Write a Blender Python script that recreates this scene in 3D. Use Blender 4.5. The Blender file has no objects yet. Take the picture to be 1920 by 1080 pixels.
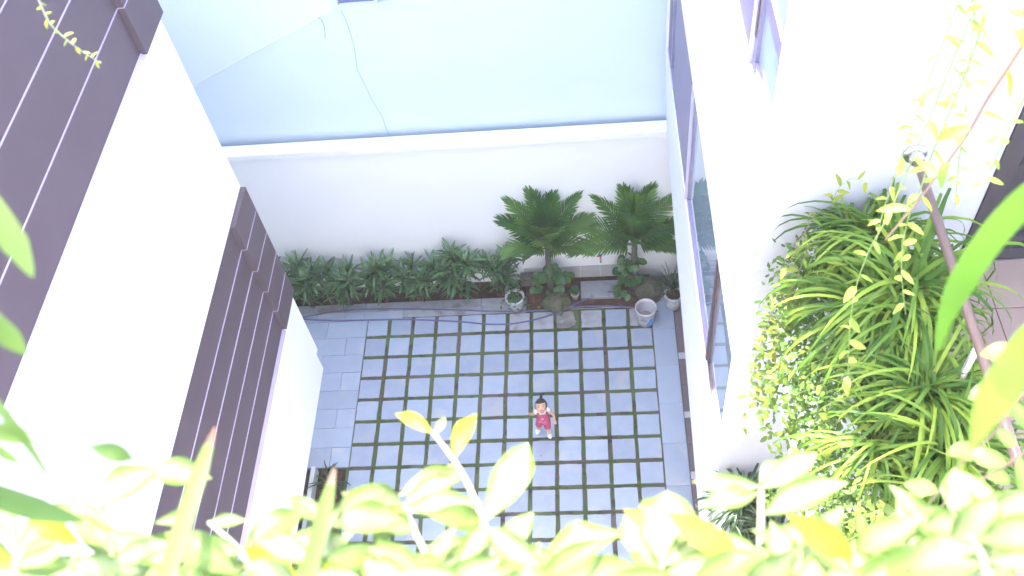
import bpy, bmesh, math, random
from mathutils import Vector, Matrix, Euler
R = math.radians
sc = bpy.context.scene
col = sc.collection

# ------------------------------------------------------------------ camera, world, sun, exposure
CAM = Vector((3.53, -8.343, 11.65)); FPX = 1785.644
yaw, tilt, roll = 0.14823, 0.65211, -0.16288
ROT = (Matrix.Rotation(yaw, 3, 'Z') @ Matrix.Rotation(tilt, 3, 'X') @ Matrix.Rotation(roll, 3, 'Z'))
cd = bpy.data.cameras.new('camera'); cam = bpy.data.objects.new('camera', cd); col.objects.link(cam)
cam.matrix_world = Matrix.Translation(CAM) @ ROT.to_4x4()
cd.sensor_width = 36.0; cd.lens = 36.0 * FPX / 1920.0
cd.clip_start = 0.05; cd.clip_end = 500
cd.dof.use_dof = True; cd.dof.focus_distance = 10.5; cd.dof.aperture_fstop = 10.0
sc.camera = cam
sc.render.resolution_x = 1024; sc.render.resolution_y = 576

VEIL_DENSITY = 0.0017
SUN_EL, SUN_AZ = R(64), R(-9)      # azimuth from +Y towards +X (negative: from the left)
w = bpy.data.worlds.new('World'); sc.world = w; w.use_nodes = True
nt = w.node_tree; bg = nt.nodes['Background']
sky = nt.nodes.new('ShaderNodeTexSky'); sky.sky_type = 'NISHITA'; sky.sun_disc = False
sky.sun_elevation = SUN_EL; sky.sun_rotation = SUN_AZ; sky.dust_density = 3.0; sky.air_density = 1.0; sky.ozone_density = 1.0
nt.links.new(sky.outputs[0], bg.inputs[0]); bg.inputs[1].default_value = 0.15
ld = bpy.data.lights.new('sun', 'SUN'); sun = bpy.data.objects.new('sun', ld); col.objects.link(sun)
ld.energy = 2.1; ld.angle = R(0.6); ld.color = (1.0, 0.95, 0.88)
sd = Vector((math.sin(SUN_AZ) * math.cos(SUN_EL), math.cos(SUN_AZ) * math.cos(SUN_EL), math.sin(SUN_EL)))
sun.rotation_euler = sd.to_track_quat('Z', 'Y').to_euler()
sun.location = (0, 0, 30)
sc.view_settings.view_transform = 'Standard'; sc.view_settings.look = 'None'
sc.view_settings.exposure = 3.75; sc.view_settings.gamma = 1.0; sc.view_settings.use_curve_mapping = False

# ------------------------------------------------------------------ helpers
def ray(x, y):
    return (ROT @ Vector(((x - 960) / FPX, -(y - 540) / FPX, -1.0)))
def at_d(x, y, d):
    return CAM + ray(x, y).normalized() * d
def at_z(x, y, z=0.0):
    r = ray(x, y); return CAM + r * ((z - CAM.z) / r.z)
def at_x(x, y, v):
    r = ray(x, y); return CAM + r * ((v - CAM.x) / r.x)
def at_y(x, y, v):
    r = ray(x, y); return CAM + r * ((v - CAM.y) / r.y)

def lin(c): return tuple(c) + (1.0,)
def material(name, c1, c2=None, scale=4.0, rough=0.6, bump=0.0, bscale=40.0, rnd=0.0, spec=0.4,
             translucent=0.0, c3=None, scale3=1.0, stretch=None, sheen=0.0, midrib=None, coat=0.0, thr=(0.35, 0.65)):
    m = bpy.data.materials.new(name); m.use_nodes = True
    n = m.node_tree.nodes; l = m.node_tree.links
    b = n['Principled BSDF']; out = n['Material Output']
    b.inputs['Roughness'].default_value = rough
    b.inputs['Specular IOR Level'].default_value = spec
    if coat: b.inputs['Coat Weight'].default_value = coat
    tc = n.new('ShaderNodeTexCoord'); src = tc.outputs['Object']
    if stretch:
        mp = n.new('ShaderNodeMapping'); mp.inputs['Scale'].default_value = stretch
        l.new(src, mp.inputs['Vector']); src = mp.outputs[0]
    oi = n.new('ShaderNodeObjectInfo')
    add = n.new('ShaderNodeVectorMath'); add.operation = 'MULTIPLY_ADD'
    comb = n.new('ShaderNodeCombineXYZ')
    for i in range(3): l.new(oi.outputs['Random'], comb.inputs[i])
    l.new(comb.outputs[0], add.inputs[0]); add.inputs[1].default_value = (37.0, 17.0, 53.0); l.new(src, add.inputs[2])
    src = add.outputs[0]
    nz = n.new('ShaderNodeTexNoise'); nz.inputs['Scale'].default_value = scale; nz.inputs['Detail'].default_value = 6
    l.new(src, nz.inputs['Vector'])
    mr = n.new('ShaderNodeMapRange'); mr.inputs[1].default_value = thr[0]; mr.inputs[2].default_value = thr[1]
    l.new(nz.outputs['Fac'], mr.inputs[0])
    mix = n.new('ShaderNodeMix'); mix.data_type = 'RGBA'
    mix.inputs[6].default_value = lin(c1); mix.inputs[7].default_value = lin(c2 or c1)
    l.new(mr.outputs[0], mix.inputs[0]); cur = mix.outputs[2]
    if c3:
        nz3 = n.new('ShaderNodeTexNoise'); nz3.inputs['Scale'].default_value = scale3; nz3.inputs['Detail'].default_value = 8
        l.new(src, nz3.inputs['Vector'])
        mr3 = n.new('ShaderNodeMapRange'); mr3.inputs[1].default_value = 0.56; mr3.inputs[2].default_value = 0.66
        l.new(nz3.outputs['Fac'], mr3.inputs[0])
        mx = n.new('ShaderNodeMix'); mx.data_type = 'RGBA'; mx.inputs[7].default_value = lin(c3)
        l.new(cur, mx.inputs[6]); l.new(mr3.outputs[0], mx.inputs[0]); cur = mx.outputs[2]
    if midrib:
        uv = n.new('ShaderNodeUVMap'); sp = n.new('ShaderNodeSeparateXYZ'); l.new(uv.outputs[0], sp.inputs[0])
        s1 = n.new('ShaderNodeMath'); s1.operation = 'SUBTRACT'; s1.inputs[1].default_value = 0.5; l.new(sp.outputs[0], s1.inputs[0])
        s2 = n.new('ShaderNodeMath'); s2.operation = 'ABSOLUTE'; l.new(s1.outputs[0], s2.inputs[0])
        # side veins
        vv = n.new('ShaderNodeMath'); vv.operation = 'MULTIPLY_ADD'; vv.inputs[1].default_value = -0.9
        l.new(s2.outputs[0], vv.inputs[0]); l.new(sp.outputs[1], vv.inputs[2])
        wv = n.new('ShaderNodeMath'); wv.operation = 'MULTIPLY'; wv.inputs[1].default_value = 60.0; l.new(vv.outputs[0], wv.inputs[0])
        sn = n.new('ShaderNodeMath'); sn.operation = 'SINE'; l.new(wv.outputs[0], sn.inputs[0])
        rg = n.new('ShaderNodeMapRange'); rg.inputs[1].default_value = 0.85; rg.inputs[2].default_value = 1.0; rg.inputs[4].default_value = 0.25
        l.new(sn.outputs[0], rg.inputs[0])
        r2 = n.new('ShaderNodeMapRange'); r2.inputs[1].default_value = 0.02; r2.inputs[2].default_value = 0.07
        r2.inputs[3].default_value = 0.8; r2.inputs[4].default_value = 0.0
        l.new(s2.outputs[0], r2.inputs[0])
        mxx = n.new('ShaderNodeMath'); mxx.operation = 'MAXIMUM'; l.new(r2.outputs[0], mxx.inputs[0]); l.new(rg.outputs[0], mxx.inputs[1])
        mm = n.new('ShaderNodeMix'); mm.data_type = 'RGBA'; mm.inputs[7].default_value = lin(midrib)
        l.new(cur, mm.inputs[6]); l.new(mxx.outputs[0], mm.inputs[0]); cur = mm.outputs[2]
    if rnd:
        hs = n.new('ShaderNodeHueSaturation')
        r3 = n.new('ShaderNodeMapRange'); r3.inputs[3].default_value = 1 - rnd; r3.inputs[4].default_value = 1 + rnd
        l.new(oi.outputs['Random'], r3.inputs[0]); l.new(r3.outputs[0], hs.inputs['Value'])
        r4 = n.new('ShaderNodeMapRange'); r4.inputs[3].default_value = 0.5 + rnd * 0.06; r4.inputs[4].default_value = 0.5 - rnd * 0.06
        l.new(oi.outputs['Random'], r4.inputs[0]); l.new(r4.outputs[0], hs.inputs['Hue'])
        l.new(cur, hs.inputs['Color']); cur = hs.outputs[0]
    l.new(cur, b.inputs['Base Color'])
    if bump:
        nb = n.new('ShaderNodeTexNoise'); nb.inputs['Scale'].default_value = bscale; nb.inputs['Detail'].default_value = 8
        l.new(src, nb.inputs['Vector'])
        bp = n.new('ShaderNodeBump'); bp.inputs['Strength'].default_value = bump; bp.inputs['Distance'].default_value = 0.01
        l.new(nb.outputs['Fac'], bp.inputs['Height']); l.new(bp.outputs[0], b.inputs['Normal'])
    if translucent:
        tr = n.new('ShaderNodeBsdfTranslucent'); l.new(cur, tr.inputs['Color'])
        ms = n.new('ShaderNodeMixShader'); ms.inputs[0].default_value = translucent
        l.new(b.outputs[0], ms.inputs[1]); l.new(tr.outputs[0], ms.inputs[2]); l.new(ms.outputs[0], out.inputs[0])
    return m

M = {}
M['white'] = material('white_paint', (.80, .81, .82), (.76, .78, .80), 1.2, .6, .08, 60, spec=.25)
M['wall_back'] = material('boundary_paint', (.79, .80, .82), (.765, .78, .805), .9, .7, .1, 40, spec=.2)
M['coping'] = material('coping_paint', (.82, .82, .82), (.74, .75, .76), 2.5, .6, .1, 60, spec=.25)
M['far_wall'] = material('pale_blue_paint', (.60, .70, .79), (.58, .685, .78), .5, .75, .15, 30, spec=.15, c3=(.575, .68, .775), scale3=.9, stretch=(1, 1, 3))
M['shaded_white'] = material('shaded_render', (.47, .46, .48), (.44, .43, .455), 1.5, .65, .08, 60, spec=.25)  # white house walls out of the sun, shade put into the grey base
M['slate'] = material('slate_paver', (.27, .325, .435), (.305, .355, .46), 5, .5, .25, 30, rnd=.09, spec=.45, c3=(.35, .37, .42), scale3=2.2)
M['slate_border'] = material('slate_border_paver', (.285, .34, .45), (.315, .365, .47), 3, .45, .2, 25, rnd=.07, spec=.5, c3=(.37, .40, .46), scale3=1.7)
M['slate_brown'] = material('weathered_paver', (.27, .245, .25), (.18, .165, .17), 9, .8, .4, 30, c3=(.36, .36, .39), scale3=5)
M['paver_dusty'] = material('dusty_paver', (.33, .34, .38), (.27, .275, .30), 7, .7, .3, 30, rnd=.1, c3=(.22, .20, .20), scale3=4)
M['moss'] = material('moss_bed', (.10, .135, .065), (.14, .115, .105), 3.2, .95, .6, 90, spec=.05, c3=(.075, .062, .058), scale3=5.5, thr=(.5, .6))
M['tuft'] = material('moss_tuft', (.085, .13, .045), (.115, .15, .06), 3.0, .9, translucent=.2, spec=.05)
M['soil'] = material('soil', (.035, .022, .018), (.07, .04, .03), 12, .95, .9, 50, spec=.05, c3=(.12, .06, .04), scale3=6)
M['red_soil'] = material('red_soil', (.12, .06, .045), (.07, .04, .03), 9, .95, .9, 50, spec=.05, c3=(.17, .09, .06), scale3=8)
M['brown_tile'] = material('brown_floor_tile', (.13, .10, .115), (.15, .115, .13), 3, .55, .1, 40, rnd=.05)
M['pale_tile'] = material('pale_inlay', (.42, .42, .48), (.38, .39, .44), 5, .5)
M['cladding'] = material('plum_cladding', (.080, .057, .073), (.088, .064, .080), 1.6, .5, .05, 90, rnd=.05, spec=.4)
M['clad_edge'] = material('lavender_trim', (.36, .31, .42), (.33, .28, .39), 4, .45, spec=.4)
M['frame'] = material('brown_frame', (.075, .05, .06), (.085, .058, .07), 4, .35, spec=.5)
M['frame_pale'] = material('pale_frame', (.50, .48, .60), (.46, .45, .57), 4, .35, spec=.5)
M['frame_lilac'] = material('lilac_frame', (.20, .18, .28), (.22, .195, .30), 4, .35, spec=.4)
M['alu'] = material('silver_trim', (.6, .6, .62), None, 4, .35, spec=.6)
M['rail'] = material('brown_handrail', (.17, .105, .09), (.19, .12, .10), 6, .3, spec=.5, coat=.3)
M['balcony_floor'] = material('balcony_tile', (.25, .17, .14), (.27, .19, .155), 3, .45, .05, 40, rnd=.06)
M['dark_door'] = material('dark_door_frame', (.040, .034, .038), (.05, .042, .045), 4, .45)
M['stem_brown'] = material('bark', (.10, .075, .05), (.06, .045, .03), 20, .85, .6, 60)
M['stem_green'] = material('green_stem', (.16, .24, .05), (.22, .28, .08), 14, .6, translucent=.1)
M['stem_pale'] = material('pale_stem', (.25, .24, .16), (.30, .31, .20), 14, .6)
M['stem_pink'] = material('pink_brown_stem', (.17, .10, .07), (.22, .15, .09), 14, .6)
M['leaf_shrub'] = material('dark_shrub_leaf', (.036, .105, .040), (.080, .18, .055), 6, .32, rnd=.42, spec=.6, translucent=.22, midrib=(.09, .17, .08))
M['leaf_palm'] = material('palm_leaf', (.050, .145, .036), (.10, .23, .040), 4, .38, rnd=.35, spec=.45, translucent=.25)
M['leaf_palm_light'] = material('young_palm_leaf', (.08, .19, .035), (.12, .22, .05), 4, .42, rnd=.2, spec=.4, translucent=.3)
M['leaf_strap'] = material('strap_leaf', (.092, .185, .018), (.155, .25, .028), 5, .5, rnd=.5, spec=.25, translucent=.35, midrib=(.14, .20, .04))
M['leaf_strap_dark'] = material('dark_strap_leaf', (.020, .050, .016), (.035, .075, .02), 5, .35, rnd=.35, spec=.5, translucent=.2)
M['leaf_vine'] = material('vine_leaf', (.13, .21, .024), (.18, .26, .038), 8, .5, rnd=.28, spec=.2, translucent=.35, midrib=(.17, .23, .06))
M['leaf_vine_green'] = material('green_vine_leaf', (.085, .17, .022), (.13, .22, .032), 8, .45, rnd=.30, spec=.35, translucent=.35, midrib=(.15, .21, .05))
M['leaf_yellow'] = material('yellow_vine_leaf', (.20, .23, .015), (.26, .27, .03), 8, .5, rnd=.15, spec=.3, translucent=.4)
M['blade_green'] = material('foreground_blade', (.080, .135, .028), (.115, .175, .035), 9, .4, rnd=.2, spec=.4, translucent=.4)
M['blade_bright'] = material('bright_foreground_blade', (.13, .24, .022), (.17, .29, .03), 9, .4, rnd=.2, spec=.3, translucent=.4)
M['blade_tip'] = material('dry_blade_tip', (.055, .028, .016), (.10, .065, .04), 40, .8)
M['leaf_round'] = material('heart_leaf', (.035, .10, .03), (.07, .17, .04), 6, .35, rnd=.35, spec=.5, translucent=.2, midrib=(.1, .2, .06))
M['stone'] = material('mossy_stone', (.14, .13, .10), (.09, .11, .055), 9, .95, .9, 30, c3=(.05, .10, .025), scale3=5)
M['ceramic'] = material('white_ceramic', (.55, .58, .60), (.50, .53, .56), 6, .3, spec=.5)
M['cream'] = material('cream_pot', (.50, .46, .36), (.44, .40, .32), 8, .5)
M['bucket'] = material('white_plastic', (.58, .57, .60), (.52, .50, .54), 7, .35, spec=.5, c3=(.46, .43, .46), scale3=4)
M['blue_print'] = material('blue_print', (.04, .22, .62), (.06, .26, .66), 8, .4)
M['grey_print'] = material('grey_print', (.30, .30, .38), None, 8, .4)
M['sludge'] = material('dried_cement', (.33, .30, .26), (.22, .19, .16), 18, .9, .5, 60)
M['hose'] = material('blue_hose', (.085, .085, .20), (.11, .11, .25), 10, .35, spec=.5)
M['hose_dark'] = material('dark_hose', (.035, .035, .10), (.05, .05, .14), 10, .4, spec=.5)
M['block'] = material('purple_brown_block', (.13, .105, .12), (.16, .13, .145), 12, .8, .3, 60)
M['skirt'] = material('skirting_tile', (.45, .45, .47), (.41, .41, .44), 4, .5, rnd=.05)
M['pipe'] = material('steel', (.6, .58, .55), None, 5, .25); M['pipe'].node_tree.nodes['Principled BSDF'].inputs['Metallic'].default_value = .9
M['red'] = material('red_plastic', (.5, .05, .05), None, 5, .4)
M['skin'] = material('skin', (.56, .34, .25), (.60, .38, .28), 12, .5, spec=.3)
M['lip'] = material('lip', (.42, .14, .13), None, 12, .5)
M['hair'] = material('black_hair', (.012, .010, .012), (.02, .016, .018), 40, .4, .5, 120)
M['pink'] = material('pink_cotton', (.56, .09, .21), (.47, .06, .16), 14, .85, .4, 150, c3=(.66, .20, .31), scale3=10)
M['white_cloth'] = material('white_cotton', (.75, .73, .75), None, 5, .8)
M['black'] = material('dark_eye', (.01, .008, .008), None, 5, .3)
M['ground'] = material('concrete_ground', (.20, .20, .20), (.16, .16, .16), 2, .9, .3, 30)
M['crack'] = material('grey_cable', (.30, .42, .46), None, 5, .6)
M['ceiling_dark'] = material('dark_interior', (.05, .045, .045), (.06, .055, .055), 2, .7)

def variegated(name, edge, edge2, centre, centre2, e0=.20, e1=.46, tl=.3):
    """leaf with a pale centre and a green margin"""
    m = bpy.data.materials.new(name); m.use_nodes = True; n = m.node_tree.nodes; l = m.node_tree.links
    b = n['Principled BSDF']; b.inputs['Roughness'].default_value = .42; out = n['Material Output']
    uv = n.new('ShaderNodeUVMap'); sp = n.new('ShaderNodeSeparateXYZ'); l.new(uv.outputs[0], sp.inputs[0])
    def mth(op, a, bb=None):
        q = n.new('ShaderNodeMath'); q.operation = op
        for i, v in enumerate((a, bb)):
            if v is None: continue
            if isinstance(v, (int, float)): q.inputs[i].default_value = v
            else: l.new(v, q.inputs[i])
        return q.outputs[0]
    off = mth('ABSOLUTE', mth('SUBTRACT', sp.outputs[0], .5))
    tc = n.new('ShaderNodeTexCoord'); oi = n.new('ShaderNodeObjectInfo'); ad = n.new('ShaderNodeVectorMath'); ad.operation = 'MULTIPLY_ADD'
    cb = n.new('ShaderNodeCombineXYZ')
    for i in range(3): l.new(oi.outputs['Random'], cb.inputs[i])
    l.new(cb.outputs[0], ad.inputs[0]); ad.inputs[1].default_value = (31, 17, 23); l.new(tc.outputs['Object'], ad.inputs[2])
    nz = n.new('ShaderNodeTexNoise'); nz.inputs['Scale'].default_value = 55; nz.inputs['Detail'].default_value = 5; l.new(ad.outputs[0], nz.inputs['Vector'])
    val = mth('ADD', off, mth('MULTIPLY', mth('SUBTRACT', nz.outputs['Fac'], .5), .42))
    mr = n.new('ShaderNodeMapRange'); mr.inputs[1].default_value = e0; mr.inputs[2].default_value = e1; l.new(val, mr.inputs[0])
    def mx(f, a, c):
        q = n.new('ShaderNodeMix'); q.data_type = 'RGBA'; l.new(f, q.inputs[0])
        for k, v in ((6, a), (7, c)):
            if isinstance(v, tuple): q.inputs[k].default_value = lin(v)
            else: l.new(v, q.inputs[k])
        return q.outputs[2]
    rr = oi.outputs['Random']
    c = mx(mr.outputs[0], mx(rr, centre, centre2), mx(rr, edge, edge2))
    # side veins and midrib
    vv = mth('ADD', mth('MULTIPLY', off, -.9), sp.outputs[1]); sn = mth('SINE', mth('MULTIPLY', vv, 62.0))
    r1 = n.new('ShaderNodeMapRange'); r1.inputs[1].default_value = .75; r1.inputs[2].default_value = 1.0; r1.inputs[4].default_value = .30; l.new(sn, r1.inputs[0])
    c = mx(r1.outputs[0], c, tuple(v * .62 for v in edge))
    r2 = n.new('ShaderNodeMapRange'); r2.inputs[1].default_value = .012; r2.inputs[2].default_value = .045; r2.inputs[3].default_value = .7; r2.inputs[4].default_value = 0; l.new(off, r2.inputs[0])
    c = mx(r2.outputs[0], c, tuple(min(1, v * 1.25) for v in centre))
    l.new(c, b.inputs['Base Color']); tr = n.new('ShaderNodeBsdfTranslucent'); l.new(c, tr.inputs[0])
    ms = n.new('ShaderNodeMixShader'); ms.inputs[0].default_value = tl; l.new(b.outputs[0], ms.inputs[1]); l.new(tr.outputs[0], ms.inputs[2]); l.new(ms.outputs[0], out.inputs[0])
    bp = n.new('ShaderNodeBump'); bp.inputs['Strength'].default_value = .35; bp.inputs['Distance'].default_value = .002; l.new(sn, bp.inputs['Height']); l.new(bp.outputs[0], b.inputs['Normal'])
    return m
M['leaf_pale'] = variegated('pale_foreground_leaf', (.075, .150, .014), (.115, .170, .022), (.235, .265, .12), (.20, .24, .075))
M['leaf_fgreen'] = variegated('fresh_foreground_leaf', (.060, .125, .012), (.09, .15, .018), (.11, .17, .028), (.16, .21, .05))

def glass_mat(name, tint, rough=.02, ior=1.9):
    m = bpy.data.materials.new(name); m.use_nodes = True
    n = m.node_tree.nodes; l = m.node_tree.links
    b = n['Principled BSDF']; b.inputs['Base Color'].default_value = lin(tint)
    b.inputs['Roughness'].default_value = rough; b.inputs['IOR'].default_value = ior
    b.inputs['Specular IOR Level'].default_value = .8
    tc = n.new('ShaderNodeTexCoord'); nz = n.new('ShaderNodeTexNoise'); nz.inputs['Scale'].default_value = 1.3
    l.new(tc.outputs['Object'], nz.inputs['Vector'])
    bp = n.new('ShaderNodeBump'); bp.inputs['Strength'].default_value = .03; bp.inputs['Distance'].default_value = .02
    l.new(nz.outputs['Fac'], bp.inputs['Height']); l.new(bp.outputs[0], b.inputs['Normal'])
    return m
M['glass'] = glass_mat('window_glass', (.27, .34, .46))
M['glass_dark'] = glass_mat('dark_glass', (.03, .03, .035), ior=1.5)
M['glass_purple'] = glass_mat('purple_glass', (.16, .16, .30), .1, 1.6)

ORG = {}     # world position of every parent's origin
def props(o, label=None, cat=None, group=None, kind=None):
    if label: o['label'] = label
    if cat: o['category'] = cat
    if group: o['group'] = group
    if kind: o['kind'] = kind
    return o
def thing(name, loc, label, cat, group=None):
    o = bpy.data.objects.new(name, None); o.empty_display_size = .1; col.objects.link(o)
    o.location = loc; ORG[o] = Vector(loc)
    return props(o, label, cat, group)

class MB:
    def __init__(s): s.v = []; s.f = []; s.uv = []; s.m = []; s.smooth = False; s.cur = 0
    def add(s, vs, fs, uvs=None):
        b = len(s.v); s.v += [tuple(p) for p in vs]; s.f += [tuple(b + i for i in f) for f in fs]
        s.uv += list(uvs) if uvs else [(0, 0)] * len(vs); s.m += [s.cur] * len(fs); return s
    def box(s, a, b, bev=0.0):
        (x0, y0, z0), (x1, y1, z1) = [tuple(min(p, q) for p, q in zip(a, b)), tuple(max(p, q) for p, q in zip(a, b))]
        if bev:
            t = bev
            vs = [(x0, y0, z0), (x1, y0, z0), (x1, y1, z0), (x0, y1, z0),
                  (x0, y0, z1 - t), (x1, y0, z1 - t), (x1, y1, z1 - t), (x0, y1, z1 - t),
                  (x0 + t, y0 + t, z1), (x1 - t, y0 + t, z1), (x1 - t, y1 - t, z1), (x0 + t, y1 - t, z1)]
            fs = [(3, 2, 1, 0), (0, 1, 5, 4), (1, 2, 6, 5), (2, 3, 7, 6), (3, 0, 4, 7),
                  (4, 5, 9, 8), (5, 6, 10, 9), (6, 7, 11, 10), (7, 4, 8, 11), (8, 9, 10, 11)]
        else:
            vs = [(x0, y0, z0), (x1, y0, z0), (x1, y1, z0), (x0, y1, z0), (x0, y0, z1), (x1, y0, z1), (x1, y1, z1), (x0, y1, z1)]
            fs = [(3, 2, 1, 0), (0, 1, 5, 4), (1, 2, 6, 5), (2, 3, 7, 6), (3, 0, 4, 7), (4, 5, 6, 7)]
        return s.add(vs, fs)
    def tube(s, pts, r, n=6, cap=True):
        pts = [Vector(p) for p in pts]; rs = r if isinstance(r, (list, tuple)) else [r] * len(pts)
        vs = []; prev = None
        for i, p in enumerate(pts):
            d = (pts[min(i + 1, len(pts) - 1)] - pts[max(i - 1, 0)]); d = d.normalized() if d.length > 1e-9 else Vector((0, 0, 1))
            a = prev if prev else (Vector((0, 0, 1)) if abs(d.z) < .9 else Vector((1, 0, 0)))
            u = (a - d * a.dot(d)).normalized(); v = d.cross(u); prev = u
            for k in range(n):
                t = 2 * math.pi * k / n; vs.append(p + (u * math.cos(t) + v * math.sin(t)) * rs[i])
        fs = [(i * n + k, i * n + (k + 1) % n, (i + 1) * n + (k + 1) % n, (i + 1) * n + k) for i in range(len(pts) - 1) for k in range(n)]
        if cap: fs += [tuple(reversed(range(n))), tuple(range((len(pts) - 1) * n, len(pts) * n))]
        return s.add(vs, fs)
    def lathe(s, prof, c=(0, 0, 0), n=28):
        vs = [(c[0] + r * math.cos(2 * math.pi * k / n), c[1] + r * math.sin(2 * math.pi * k / n), c[2] + z) for r, z in prof for k in range(n)]
        fs = [(i * n + k, i * n + (k + 1) % n, (i + 1) * n + (k + 1) % n, (i + 1) * n + k) for i in range(len(prof) - 1) for k in range(n)]
        return s.add(vs, fs)
    def quad(s, a, b, c, d): return s.add([a, b, c, d], [(0, 1, 2, 3)])
    def blob(s, c, rx, ry, rz, rng, amp=.15, n=14, m=8, jag=3.0):
        ph = [rng.uniform(0, 6.28) for _ in range(6)]; vs = []
        for i in range(m + 1):
            th = math.pi * i / m
            for k in range(n):
                f = 2 * math.pi * k / n
                a = 1 + amp * (math.sin(jag * f + ph[0]) * math.sin(2 * th + ph[1]) + .6 * math.sin(5 * f + ph[2] + 3 * th) * math.sin(th) + .5 * rng.uniform(-1, 1) * math.sin(th))
                vs.append((c[0] + rx * a * math.sin(th) * math.cos(f), c[1] + ry * a * math.sin(th) * math.sin(f), c[2] + rz * a * math.cos(th)))
        fs = [(i * n + k, (i + 1) * n + k, (i + 1) * n + (k + 1) % n, i * n + (k + 1) % n) for i in range(m) for k in range(n)]
        return s.add(vs, fs)
    def mesh(s, name, off=None):
        me = bpy.data.meshes.new(name); off = off or Vector((0, 0, 0))
        me.from_pydata([(p[0] - off[0], p[1] - off[1], p[2] - off[2]) for p in s.v], [], s.f)
        uvl = me.uv_layers.new(name='UVMap')
        vi = [0] * len(me.loops); me.loops.foreach_get('vertex_index', vi)
        flat = []
        for i in vi: flat += s.uv[i]
        uvl.data.foreach_set('uv', flat)
        me.polygons.foreach_set('material_index', s.m)
        if s.smooth: me.polygons.foreach_set('use_smooth', [True] * len(me.polygons))
        me.update(); return me
    def build(s, name, mats, parent=None, label=None, cat=None, group=None, kind=None):
        """vertices are world coordinates; a parent's origin is subtracted"""
        off = ORG.get(parent, Vector((0, 0, 0))) if parent else Vector((0, 0, 0))
        if not parent and cat:     # a thing that is one mesh: origin at its base
            xs = [p[0] for p in s.v]; ys = [p[1] for p in s.v]; zs = [p[2] for p in s.v]
            off = Vector(((min(xs) + max(xs)) / 2, (min(ys) + max(ys)) / 2, min(zs)))
        me = s.mesh(name, off)
        for m in (mats if isinstance(mats, (list, tuple)) else [mats]): me.materials.append(M[m] if isinstance(m, str) else m)
        o = bpy.data.objects.new(name, me); col.objects.link(o)
        if parent: o.parent = parent
        elif cat: o.location = off
        ORG[o] = off
        return props(o, label, cat, group, kind)
def inst(me, name, parent, mw, material_=None):
    """object sharing mesh data; mw is a world matrix; parent origins are pure translations"""
    o = bpy.data.objects.new(name, me); col.objects.link(o)
    if parent:
        o.parent = parent; mw = Matrix.Translation(-ORG[parent]) @ mw
    o.matrix_local = mw
    if material_:
        o.material_slots[0].link = 'OBJECT'; o.material_slots[0].material = M[material_]
    return o
def basis(p, d, up=Vector((0, 0, 1)), s=(1, 1, 1)):
    y = d.normalized(); z = up - y * up.dot(y)
    if z.length < 1e-4: z = Vector((1, 0, 0)) - y * y.x
    z.normalize(); x = y.cross(z)
    m = Matrix((x * s[0], y * s[1], z * s[2])).transposed().to_4x4(); m.translation = p
    return m
PI = math.pi

# ---- leaf meshes: along +Y, face +Z, unit length
def leaf_mb(mb, path, wid, fold=.25, base=0.0, twist=0.0, wave=0.0):
    """path: list of Vector centre points; wid(t) half width"""
    n = len(path) - 1; vs = []; uv = []
    for i, p in enumerate(path):
        t = i / n; d = (path[min(i + 1, n)] - path[max(i - 1, 0)]).normalized()
        side = d.cross(Vector((0, 0, 1)))
        side = side.normalized() if side.length > 1e-4 else Vector((1, 0, 0))
        nrm = side.cross(d).normalized()
        a = twist * t
        side2 = side * math.cos(a) + nrm * math.sin(a); nrm2 = nrm * math.cos(a) - side * math.sin(a)
        h = wid(t)
        wv = wave * math.sin(t * 9) * h
        vs += [p - side2 * h + nrm2 * (fold * h + wv), p, p + side2 * h + nrm2 * (fold * h - wv)]
        uv += [(0, t), (.5, t), (1, t)]
    fs = []
    for i in range(n):
        for k in range(2):
            a = i * 3 + k; fs.append((a, a + 1, a + 4, a + 3))
    mb.add(vs, fs, uv)
def lance(t, w=.14, peak=.42):
    x = t ** (math.log(.5) / math.log(peak)) if t > 0 else 0
    return w * (math.sin(PI * min(max(x, 0), 1)) ** .8) + .002
def oval(t, w=.25): return w * (max(0, math.sin(PI * t)) ** .6) * (1 - .25 * t) + .003
def strap(t, w): return w * (1 - t ** 3.2) ** .8 * (0.75 + .5 * min(1, t * 4) * .5) + .0005
def mesh_variants(kind, mat, count, seed, **kw):
    rng = random.Random(seed); out = []
    for i in range(count):
        mb = MB(); mb.smooth = True
        if kind == 'lance':
            n = 7; dr = rng.uniform(*kw.get('droop', (.05, .25))); lat = rng.uniform(-.08, .08)
            path = [Vector((lat * math.sin(PI * t / n), t / n, -dr * (t / n) ** 2 + .04 * math.sin(PI * t / n))) for t in range(n + 1)]
            ww = kw['w'] * rng.uniform(.85, 1.15)
            leaf_mb(mb, path, lambda t: lance(t, ww, kw.get('peak', .42)), kw.get('fold', .28), twist=rng.uniform(-.4, .4), wave=kw.get('wave', .06))
        elif kind == 'oval':
            n = 6; dr = rng.uniform(.05, .25)
            path = [Vector((0, t / n, -dr * (t / n) ** 2)) for t in range(n + 1)]
            ww = kw['w'] * rng.uniform(.85, 1.15)
            leaf_mb(mb, path, lambda t: oval(t, ww), kw.get('fold', .2), twist=rng.uniform(-.3, .3), wave=.04)
        elif kind == 'strap':
            n = 9; el = rng.uniform(*kw['elev']); g = rng.uniform(*kw['grav']); p = Vector((0, 0, 0)); path = [p.copy()]; tw = rng.uniform(-.12, .12)
            a = el
            for k in range(n):
                p = p + Vector((math.sin(tw * k) * .02, math.cos(a), math.sin(a))) * (1 / n); path.append(p.copy()); a -= g / n * (1 + k * .22)
            ww = kw['w'] * rng.uniform(.8, 1.15)
            leaf_mb(mb, path, lambda t: strap(t, ww), .3, twist=rng.uniform(-.5, .5))
        me = mb.mesh(kw.get('name', kind)); me.materials.append(M[mat]); out.append(me)
    return out

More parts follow.
